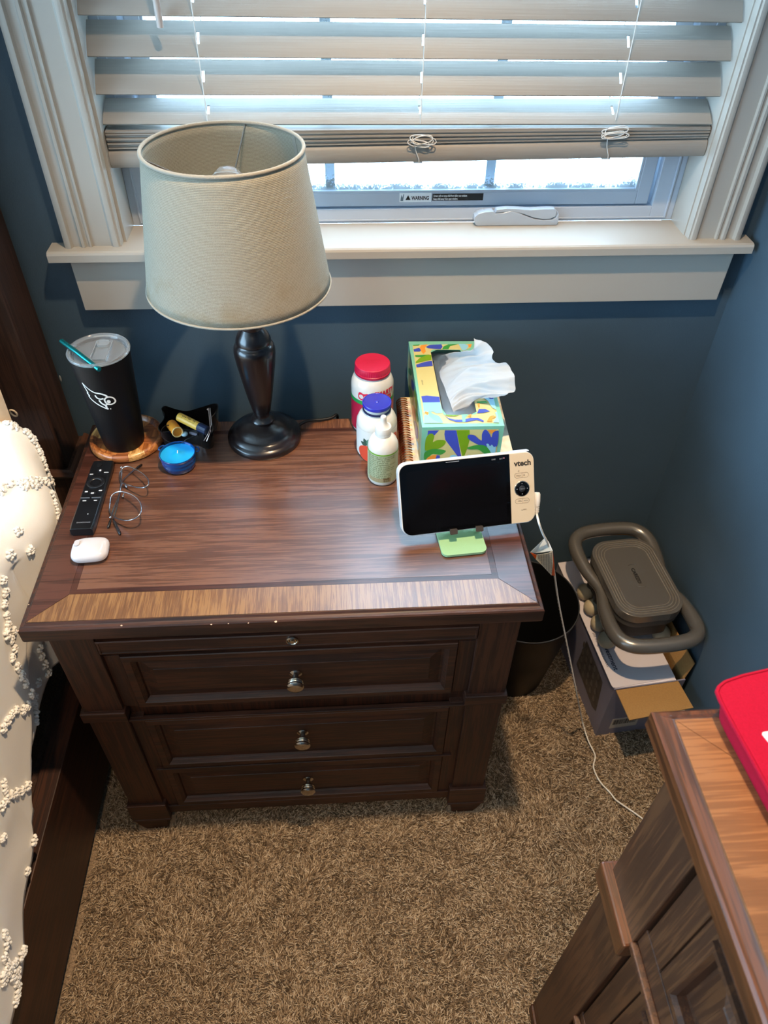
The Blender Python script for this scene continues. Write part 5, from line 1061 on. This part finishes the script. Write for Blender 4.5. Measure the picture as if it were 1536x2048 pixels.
# ================================================================ BABY MONITOR ON ITS STAND
O = Vector((.525, -.372, .770)); U = (Vector((.741, -.347, .770))-O); DW = U.length; U.normalize()
V = ((Vector((.520, -.310, .868))-O)+(Vector((.743, -.290, .874))-Vector((.741, -.347, .770))))/2; V = (V-U*V.dot(U)); DH = V.length; V.normalize(); W_ = U.cross(V)
if W_.y > 0: W_ = -W_
DW = .2200; DH = .1165
def dm(u, v, w_=0): return O+U*u+V*v+W_*w_
mon = thing('baby_monitor', tuple(dm(DW/2, 0)), 'white framed monitor with a dark blank screen and round control pad', 'monitor')
wm = mat('monitor_white', '#cdcbc8', .3, coat=.15); tanp = mat('monitor_panel', '#c6b295', .35); scr = mat('screen_glass', '#050506', .08, coat=.1, spec=.35); scr2 = mat('screen_display', '#08080a', .12, spec=.3)
def plate(name, x0, x1, y0, y1, r_, w0, w1, m_, parent=None, bevel=0, n=7, poly=None):
    return MB().prism(poly or rrect(x0, x1, y0, y1, r_, n), w0, w1, mp=lambda x, y, z: dm(x, y, z)).build(name, m_, parent or mon, bevel=bevel, smooth=40)
plate('housing', 0, DW, 0, DH, .0155, -.020, -.0012, wm, bevel=.003)
r1 = rrect(.0015, DW-.0012, .0015, DH-.0012, .0145, 7); n7 = 8
right = [p for p in r1 if p[0] > .179]; left = [p for p in r1 if p[0] <= .179]
lp = [p for p in left]; lp = sorted(lp, key=lambda p: math.atan2(p[1]-DH/2, p[0]-.09) % (2*PI))
lp = [(.1792, DH-.0012)]+[p for p in rrect(.0015, .3, .0015, DH-.0012, .0145, 7) if p[0] < .1]+[(.1792, .0015)]
plate('screen_glass', 0, 0, 0, 0, 0, -.0014, .0003, scr, poly=lp)
rp_ = [(.1796, .0015)]+[p for p in rrect(.1, DW-.0012, .0015, DH-.0012, .0145, 7)[24:] if p[0] > .15]+[p for p in rrect(.1, DW-.0012, .0015, DH-.0012, .0145, 7)[:8]]+[(.1796, DH-.0012)]
plate('control_panel', 0, 0, 0, 0, 0, -.0014, .0004, tanp, poly=rp_)
plate('display', .0125, .1725, .0085, .1035, .001, .0003, .00042, scr2)
ptxt = mat('panel_print', '#2a2622', .5); gtxt = mat('glass_print', '#85878c', .5)
text('lettering', 'vtech', .0125, ptxt, mon, tuple(dm(.1868, .0950, .0005)), U, V, bold=.0004, sx=1.02)
line_m = mat('panel_line', '#8c7a64', .5)
def outline(x0, x1, y0, y1, name): MB().tube([dm(x, y, .0005) for x, y in rrect(x0, x1, y0, y1, (y1-y0)*.48, 6)], .00035, 4, closed=True).build(name, line_m, mon)
for y, tx_ in ((.0755, ('TALK', 'Q')), (.0335, ('- VOL', 'VOL +'))):
    outline(.1868, .2100, y, y+.0078, 'button_outline'); MB().tube([dm(.1992, y+.0004, .0005), dm(.1992, y+.0074, .0005)], .0003, 4).build('button_divider', line_m, mon)
    text('lettering', tx_[0], .0034, ptxt, mon, tuple(dm(.1892, y+.0026, .0005)), U, V); text('lettering', tx_[1], .0034, ptxt, mon, tuple(dm(.2012, y+.0026, .0005)), U, V)
text('lettering', 'o MIC', .0034, ptxt, mon, tuple(dm(.1965, .0215, .0005)), U, V); text('lettering', '((', .0040, ptxt, mon, tuple(dm(.1925, .0855, .0005)), U, V)
def disc(name, r0, h0, h1, m_, parent=mon, c=(.1985, .0575)): 
    return MB().lathe([(.0001, h0), (r0, h0), (r0, h1-.0003), (r0-.0004, h1), (.0001, h1)], dm(*c), 36, axis=W_).build(name, m_, parent, smooth=40)
disc('control_pad_rim', .0128, .0003, .0010, mat('pad_chrome', '#c9bfae', .15, .9)); pad_ = disc('control_pad', .0116, .0010, .0016, scr); disc('select_button', .0052, .0016, .0020, mat('pad_grey', '#24262a', .3), pad_)
for a, b_ in ((0, .0085), (0, -.0085), (.0085, 0), (-.0085, 0)): MB().lathe([(.0001, .0016), (.0008, .0016), (.0001, .0018)], dm(.1985+a, .0575+b_), 3, axis=W_).build('arrow_mark', icon, pad_)
text('lettering', 'MENU', .0028, gtxt, pad_, tuple(dm(.1950, .0565, .0021)), U, V)
text('lettering', 'LINK', .0032, gtxt, mon, tuple(dm(.150, .1085, .0005)), U, V); text('lettering', 'BAT', .0032, gtxt, mon, tuple(dm(.163, .1085, .0005)), U, V)
MB().ball(dm(.1705, .1100, .0005), .0007, 4).build('status_light', mat('led_pink', '#ff9aa6', .5, emit=('#ff8a9a', 1.2)), mon)
MB().prism(rrect(DW-.034, DW-.006, -.017, -.004, .002), 0, .0012, mp=lambda x, y, z: dm(x, DH+z-.0002, y)).build('power_button', mat('button_pale', '#cfdcf2', .4), mon, bevel=.0004)
MB().box(-.0, .0215, 0, .0006, 0, .0006).xf(lambda p: dm(.076+p.x, .1125+p.y, .0004+p.z)).build('speaker_slot', mat('slot_silver', '#9fa3a8', .3), mon)
# stand
st_ = thing('device_stand', (.625, -.345, HT), 'folding phone stand with a pale green base holding the monitor', 'stand')
sgm = mat('stand_green', '#8cb385', .5, bump=(500, .2)); sdk = mat('stand_dark', '#17181a', .5)
sb_ = [at(885, 1117, 2, HT), at(975, 1108, 2, HT), at(962, 1046, 2, HT), at(873, 1055, 2, HT)]
su = (sb_[1]-sb_[0]).normalized(); sv = Vector((-su.y, su.x, 0)); sw_ = (sb_[1]-sb_[0]).length
def smap(x, y, z): return sb_[0]+su*x+sv*y+Vector((0, 0, z))
MB().prism(rrect(0, sw_, 0, .088, .010), 0, .0015, mp=smap).build('base_pad', sdk, st_)
MB().prism(rrect(0, sw_, 0, .088, .010), .0015, .0062, mp=smap).build('base', sgm, st_, bevel=.0008)
arm0 = smap(sw_/2, .058, .006); bc = dm(.100, .030, -.0255)
MB().tube([arm0, arm0+Vector((0, .012, .012)), bc+Vector((0, .004, -.006)), bc], .0055, 12).build('arm', sgm, st_, smooth=60)
MB().prism(rrect(.066, .134, .004, .082, .006), -.0250, -.0205, mp=lambda x, y, z: dm(x, y, z)).build('back_plate', sgm, st_, bevel=.0008)
for x in (.0765, .1190):
    h_ = MB(); pr = [(-.0245, .006), (-.0245, -.0035), (.0035, -.0035), (.0035, .0038), (.0012, .0045), (.0012, -.0008), (-.0215, -.0008), (-.0215, .006)]
    h_.prism(pr, 0, .0115, mp=lambda a, b2, c: dm(x+c, b2, a)); h_.build('hook', sgm, st_, bevel=.0004)
    MB().prism(rrect(x-.0004, x+.0119, -.0042, .0048, .0016), .0013, .0045, mp=lambda a, b2, c: dm(a, b2, c)).build('hook_pad', mat('rubber_brown', '#3d342e', .55), st_, bevel=.0008)
# power lead: plug, cord to the floor, folded warning label
lead = thing('power_cord', tuple(dm(DW+.004, .02)), 'thin white power cord running from the monitor down to the carpet', 'cord')
cw_ = mat('white_cord', '#dcd6cc', .45)
pl0, pl1 = dm(DW+.0062, .046, -.008), dm(DW+.0052, .020, -.008)
MB().lathe([(.0001, 0), (.0046, 0), (.0058, .0025), (.0058, .014), (.0050, .020), (.0001, .020)], pl0, 18, axis=tuple((pl1-pl0).normalized())).build('plug', cw_, lead, smooth=45)
mb = MB(); dd = (pl1-pl0).normalized()
for k in range(4): mb.lathe([(.0030, 0), (.0048-.0003*k, 0), (.0048-.0003*k, .0018), (.0030, .0018)], pl0+dd*(.0205+.0034*k), 16, axis=tuple(dd))
mb.lathe([(.0001, 0), (.0034, 0), (.0028, .018), (.0001, .018)], pl0+dd*.018, 14, axis=tuple(dd)); mb.build('strain_relief', cw_, lead, smooth=40)
fl = lambda x, y, z=.011: at(x, y, 2, z)
cp = [pl0+dd*.034, at(1078, 1046, 1, -.352), at(1086, 1068, 1, -.352), at(1096, 1088, 1, -.350), at(1104, 1118, 1, -.346), at(1109, 1150, 1, -.340), at(1117, 1205, 1, -.334), at(1128, 1260, 1, -.330), at(1140, 1320, 1, -.328), at(1152, 1380, 1, -.330),
      fl(1164, 1440, .055), fl(1176, 1480, .018), fl(1190, 1511), fl(1187, 1535), fl(1200, 1563), fl(1220, 1585), fl(1232, 1600), fl(1255, 1616), fl(1275, 1630), fl(1292, 1645), (1.105, -.60, .011), (1.10, -.72, .011), (1.07, -.86, .011)]
spn = spline(cp, 8, False); MB().tube(spn, .0019, 8).build('cable', cw_, lead, smooth=60)
mb = MB()   # dashed printing along the hanging part
for i in range(46, 98):
    a, b_ = spn[i], spn[i+1]; s_ = Vector((-.72, -.62, .25)).normalized()*.00185
    mb.tube([a.lerp(b_, .1)+s_, a.lerp(b_, .72)+s_], .0006, 4)
mb.build('cable_print', mat('cable_print', '#4a4440', .7), lead)['kind'] = 'stuff'
lab = mat('tag_paper', '#e9dfc6', .55, transl=.1); labor = mat('tag_orange', '#d9602a', .5); labw = mat('tag_film', '#dfe8ee', .25, coat=.4)
Y_ = -.352
def lp_(X, Y, d=0): return at(1050+X/18.62, 1060+Y/18.62, 1, Y_+d)
mb = MB(); A = lp_(195, 830); B_ = lp_(1030, 770, -.004); Cc = lp_(1110, 1705, 0); D_ = lp_(985, 1690, -.004)
mb.add([A, lp_(430, 930, -.012), lp_(700, 890, -.014), lp_(880, 850, -.012), B_, lp_(1040, 1240, -.006), D_, lp_(640, 1320, -.012), lp_(400, 1090, -.012)], [(0, 1, 8), (1, 2, 7, 8), (2, 3, 6, 7), (3, 4, 5, 6)], 0)
mb.add([B_, lp_(1090, 1250, .002), Cc, D_, lp_(1040, 1240, -.006)], [(0, 1, 2, 3, 4)], 1)
mb.add([A, lp_(430, 930, -.0125), lp_(400, 1090, -.0125)], [(0, 1, 2)], 1)
mb.add([A, lp_(720, 310, .010), lp_(880, 430, .008), B_, lp_(650, 850, .004), lp_(400, 860, .006)], [(0, 1, 2, 3, 4, 5)], 2)
mb.build('warning_tag', [lab, labor, labw], lead, solid=.0003)
mb = MB()
for k in range(9):
    x = 480+k*62; y0 = 940-k*11; y1 = min(1620, 1080+k*80)
    yy = y0
    while yy < y1:
        l_ = rnd.uniform(14, 42); d_ = -.0145-.0004; mb.add([lp_(x, yy, d_), lp_(x+30, yy, d_), lp_(x+30, yy+l_*.5, d_), lp_(x, yy+l_*.5, d_)], [(0,1,2,3)]); yy += l_
mb.build('tag_print', mat('tag_ink', '#4d463c', .7), lead)['kind'] = 'stuff'

# ================================================================ WASTE BIN
bxc, byc = .846, -.116
wb = thing('waste_bin', (bxc, byc, 0), 'round black tapered waste bin between the nightstand and the printed box', 'waste bin')
bm_ = mat('bin_black', '#07080a', .5, spec=.35); RBn, RTn, HB = .083, .1225, .283
MB().lathe([(.0001, .0), (RBn-.003, 0), (RBn, .003), (RBn+(RTn-RBn)*.5, .5*HB), (RTn-.001, HB-.006), (RTn+.0012, HB-.003), (RTn+.0008, HB), (RTn-.0018, HB), (RTn-.0045, HB-.010), (RBn+.0, .03), (RBn-.004, .006), (.0001, .006)], (bxc, byc, 0), 64).build('bin_body', bm_, wb, smooth=40)
MB().tube([(bxc+(RTn)*math.cos(2*PI*k/64), byc+(RTn)*math.sin(2*PI*k/64), HB) for k in range(64)], .0016, 6, closed=True).build('rim', mat('bin_rim', '#3a3c40', .3), wb, smooth=60)

# ================================================================ PRINTED BOX ON THE FLOOR
BXa = math.atan2(.382, -.038)-PI/2
def bmp(x, y, z): return Vector((1.018+x*math.cos(BXa)-y*math.sin(BXa), -.312+x*math.sin(BXa)+y*math.cos(BXa), z))
BWd, BL, BH = .168, .382, .200
bx = thing('cardboard_box', tuple(bmp(BWd/2, BL/2, 0)), 'grey printed product box with open brown flap standing in the corner', 'box')
gp = mat('carton_grey', '#7a7888', .45, coat=.15, var=(4, .25)); kraft = mat('kraft_board', '#9c7644', .85, bump=(500, .3), var=(300, .08)); whb = mat('carton_white', '#ddd6dc', .45)
def bbox(name, x0, x1, y0, y1, z0, z1, m_, **k): mb = MB().box(x0, x1, y0, y1, z0, z1); mb.xf(lambda p: bmp(*p)); return mb.build(name, m_, bx, **k)
t_ = .003
bbox('front_wall', 0, BWd, 0, t_, 0, BH, gp); bbox('back_wall', 0, BWd, BL-t_, BL, 0, BH, gp); bbox('left_wall', 0, t_, t_, BL-t_, 0, BH, gp); bbox('right_wall', BWd-t_, BWd, t_, BL-t_, 0, BH, kraft); bbox('bottom', t_, BWd-t_, t_, BL-t_, .002, .005, kraft)
bbox('inner_panel', t_, BWd-.022, .002, BL-t_, BH-.0002, BH+.0015, whb)
mb = MB(); fl_ = [(.004, -.001, BH-.002), (.150, -.001, BH+.0005), (.150, -.072, BH+.006), (.004, -.076, BH-.001)]
mb.add([bmp(*p) for p in fl_]+[bmp(p[0], p[1], p[2]-.003) for p in fl_], [(0,1,2,3), (7,6,5,4), (0,4,5,1), (1,5,6,2), (2,6,7,3), (3,7,4,0)]); mb.build('front_flap', kraft, bx)
mb = MB(); fl_ = [(BWd-.003, .004, BH), (BWd-.003, BL-.01, BH), (BWd+.012, BL-.02, BH+.042), (BWd+.012, .012, BH+.042)]
mb.add([bmp(*p) for p in fl_]+[bmp(p[0]+.0028, p[1], p[2]) for p in fl_], [(0,1,2,3), (7,6,5,4), (0,4,5,1), (1,5,6,2), (2,6,7,3), (3,7,4,0)]); mb.build('side_flap', kraft, bx)
# print of a many-fingered massage head on the left side, barcode label on the front
pk = mat('carton_print', '#45413e', .45, coat=.15, var=(60, .35)); pk2 = mat('carton_print_light', '#57514c', .4, coat=.2)
LPx = lambda x, y: at(x, y, 0, 1.0)
mb = MB()
def bl_pt(y, z, d): return bmp(-d, y, z)
mb.add([bl_pt(y, z, .0006) for y, z in ((.155, .172), (.045, .160), (.030, .060), (.050, .050), (.165, .062))], [(0,1,2,3,4)]); mb.build('side_print', pk, bx)
mb = MB()
for r_ in range(4):
    for c_ in range(5): mb.ball(bl_pt(.055+.023*c_+.004*r_, .078+.024*r_, .001), .0095, 4, (.03, .8, 1.0))
mb.build('side_print_relief', pk2, bx, smooth=60)['kind'] = 'stuff'
bbox('barcode_label', .028, .096, -.0004, .0, .026, .068, mat('barcode_paper', '#b9b2a6', .6))
mb = MB(); x = .033
while x < .089:
    w_ = rnd.choice((.0008, .0012, .002)); mb.box(x, x+w_, -.0007, -.0004, .042, .062); x += w_+rnd.choice((.0008, .0012, .0018))
mb.xf(lambda p: bmp(*p)); mb.build('barcode', bk, bx)['kind'] = 'stuff'
# envelope lying on the box
ev = [bmp(-.004, .002, 0), bmp(.146, .008, 0), bmp(.140, BL-.004, 0), bmp(-.002, BL-.004, 0)]
env = thing('printed_envelope', tuple(bmp(.07, .2, BH+.0016)), 'white printed envelope lying on the grey box under the massager', 'envelope')
c0, c1, c2_, c3 = [(p.x, p.y) for p in ev]
uv_ = (Vector(c1)-Vector(c0)); vv_ = (Vector(c3)-Vector(c0))
pol = [(Vector(c0)+uv_*a+vv_*b_) for a, b_ in ((.05, 0), (1, 0), (1, 1), (0, 1), (0, .022), (.012, .006))]
MB().prism([(p.x, p.y) for p in pol], BH+.0016, BH+.0032).build('envelope_sheet', mat('envelope_paper', '#c8c2c8', .7), env)
ink = mat('envelope_ink', '#1c2540', .6); ex_ = -vv_.normalized(); ey_ = uv_.normalized()
p_ = Vector(c0)+uv_*.14+vv_*.31; text('lettering', 'Investment', .0165, ink, env, (p_.x, p_.y, BH+.0033), (ex_.x, ex_.y, 0), (ey_.x, ey_.y, 0), bold=.0003)
p_ = Vector(c0)+uv_*.055+vv_*.40; text('lettering', 'and management services', .0105, ink, env, (p_.x, p_.y, BH+.0033), (ex_.x, ex_.y, 0), (ey_.x, ey_.y, 0), spacing=1.1, sx=.8)

# ================================================================ MASSAGER
MX, MY, MZ = 1.088, -.118, BH+.0033; ma = math.radians(5)
def mm_(x, y, z): return Vector((MX+x*math.cos(ma)-y*math.sin(ma), MY+x*math.sin(ma)+y*math.cos(ma), z))
mg = thing('massager', (MX, MY, MZ), 'dark grey handheld roller massager with loop handles standing on its balls', 'massager')
gm = mat('graphite', '#7d7973', .27, .6, coat=.3); gmd = mat('graphite_dark', '#524f4a', .45, .2); ballm = mat('ball_taupe', '#b0a48a', .5)
RZ = .318; gmdd = mat('graphite_black', '#2c2926', .5)
ringp = spline([(-.093, -.125), (-.078, -.158), (-.040, -.172), (.040, -.172), (.078, -.158), (.093, -.125), (.092, -.06), (.076, 0), (.089, .06), (.093, .125), (.078, .158), (.040, .172), (-.040, .172), (-.078, .158), (-.093, .125), (-.089, .06), (-.076, 0), (-.089, -.06)], 5)
rad = []
for p in ringp: rad.append(.0165 if abs(p.y) > .11 else .0165-.004*(1-abs(p.y)/.11))
rl_ = [mm_(p.x, p.y, RZ+.012*(abs(p.y)/.17)**2) for p in ringp]
MB().tube(rl_, rad, 16, closed=True).build('handle_ring', gm, mg, smooth=60)
def slabr(name, hx, hy, r_, z0, z1, m_, bev=.004): return MB().prism(rrect(-hx, hx, -hy, hy, r_, 8), z0, z1, mp=mm_).build(name, m_, mg, bevel=bev, seg=4, smooth=40)
slabr('lower_body', .070, .096, .040, MZ+.058, .330, gmdd, .01)
slabr('motor_housing', .0745, .112, .046, .316, .3495, gmd, .008)
slabr('top_cover', .0765, .114, .047, .334, .3555, gm, .006)
gml = mat('graphite_light', '#9c958a', .3, .5)
for k in range(4):
    s_ = .0075+.0058*k; MB().tube([mm_(x, y, .3556) for x, y in rrect(-.0765+s_, .0765-s_, -.114+s_, .114-s_, .047-s_*.75, 8)], (.0012), 6, closed=True).build('contour_groove', gml, mg, smooth=60)
ltr = mat('letter_dark', '#0b0a08', .4)
u_ = mm_(0, -1, 0)-mm_(0, 0, 0); v_ = mm_(1, 0, 0)-mm_(0, 0, 0)
text('lettering', 'CAREZO', .0115, ltr, mg, tuple(mm_(-.004, .0225, .3557)), u_, v_, bold=.0003, depth=.0003)
for a0, a1, yy in ((.30*PI, .75*PI, .024), (1.3*PI, 1.75*PI, -.024)):
    MB().tube([mm_(.0115*math.sin(a0+(a1-a0)*k/10-.5*PI)*1.2+.002, yy+.010*math.cos(a0+(a1-a0)*k/10-.5*PI), .3560) for k in range(11)], .0009, 5).build('logo_arc', gm, mg, smooth=60)
for sx_ in (-1, 1):
    for k, y in enumerate((-.072, -.024, .024, .072)):
        c_ = mm_(sx_*.066, y, MZ+.0215); MB().ball(c_, .0210, 10).build('massage_ball', ballm, mg, smooth=60)
        MB().lathe([(.0001, 0), (.0085, 0), (.0095, .004), (.0095, .030), (.0001, .030)], mm_(sx_*.058, y, MZ+.030), 14).build('ball_stem', gmd, mg, smooth=45)
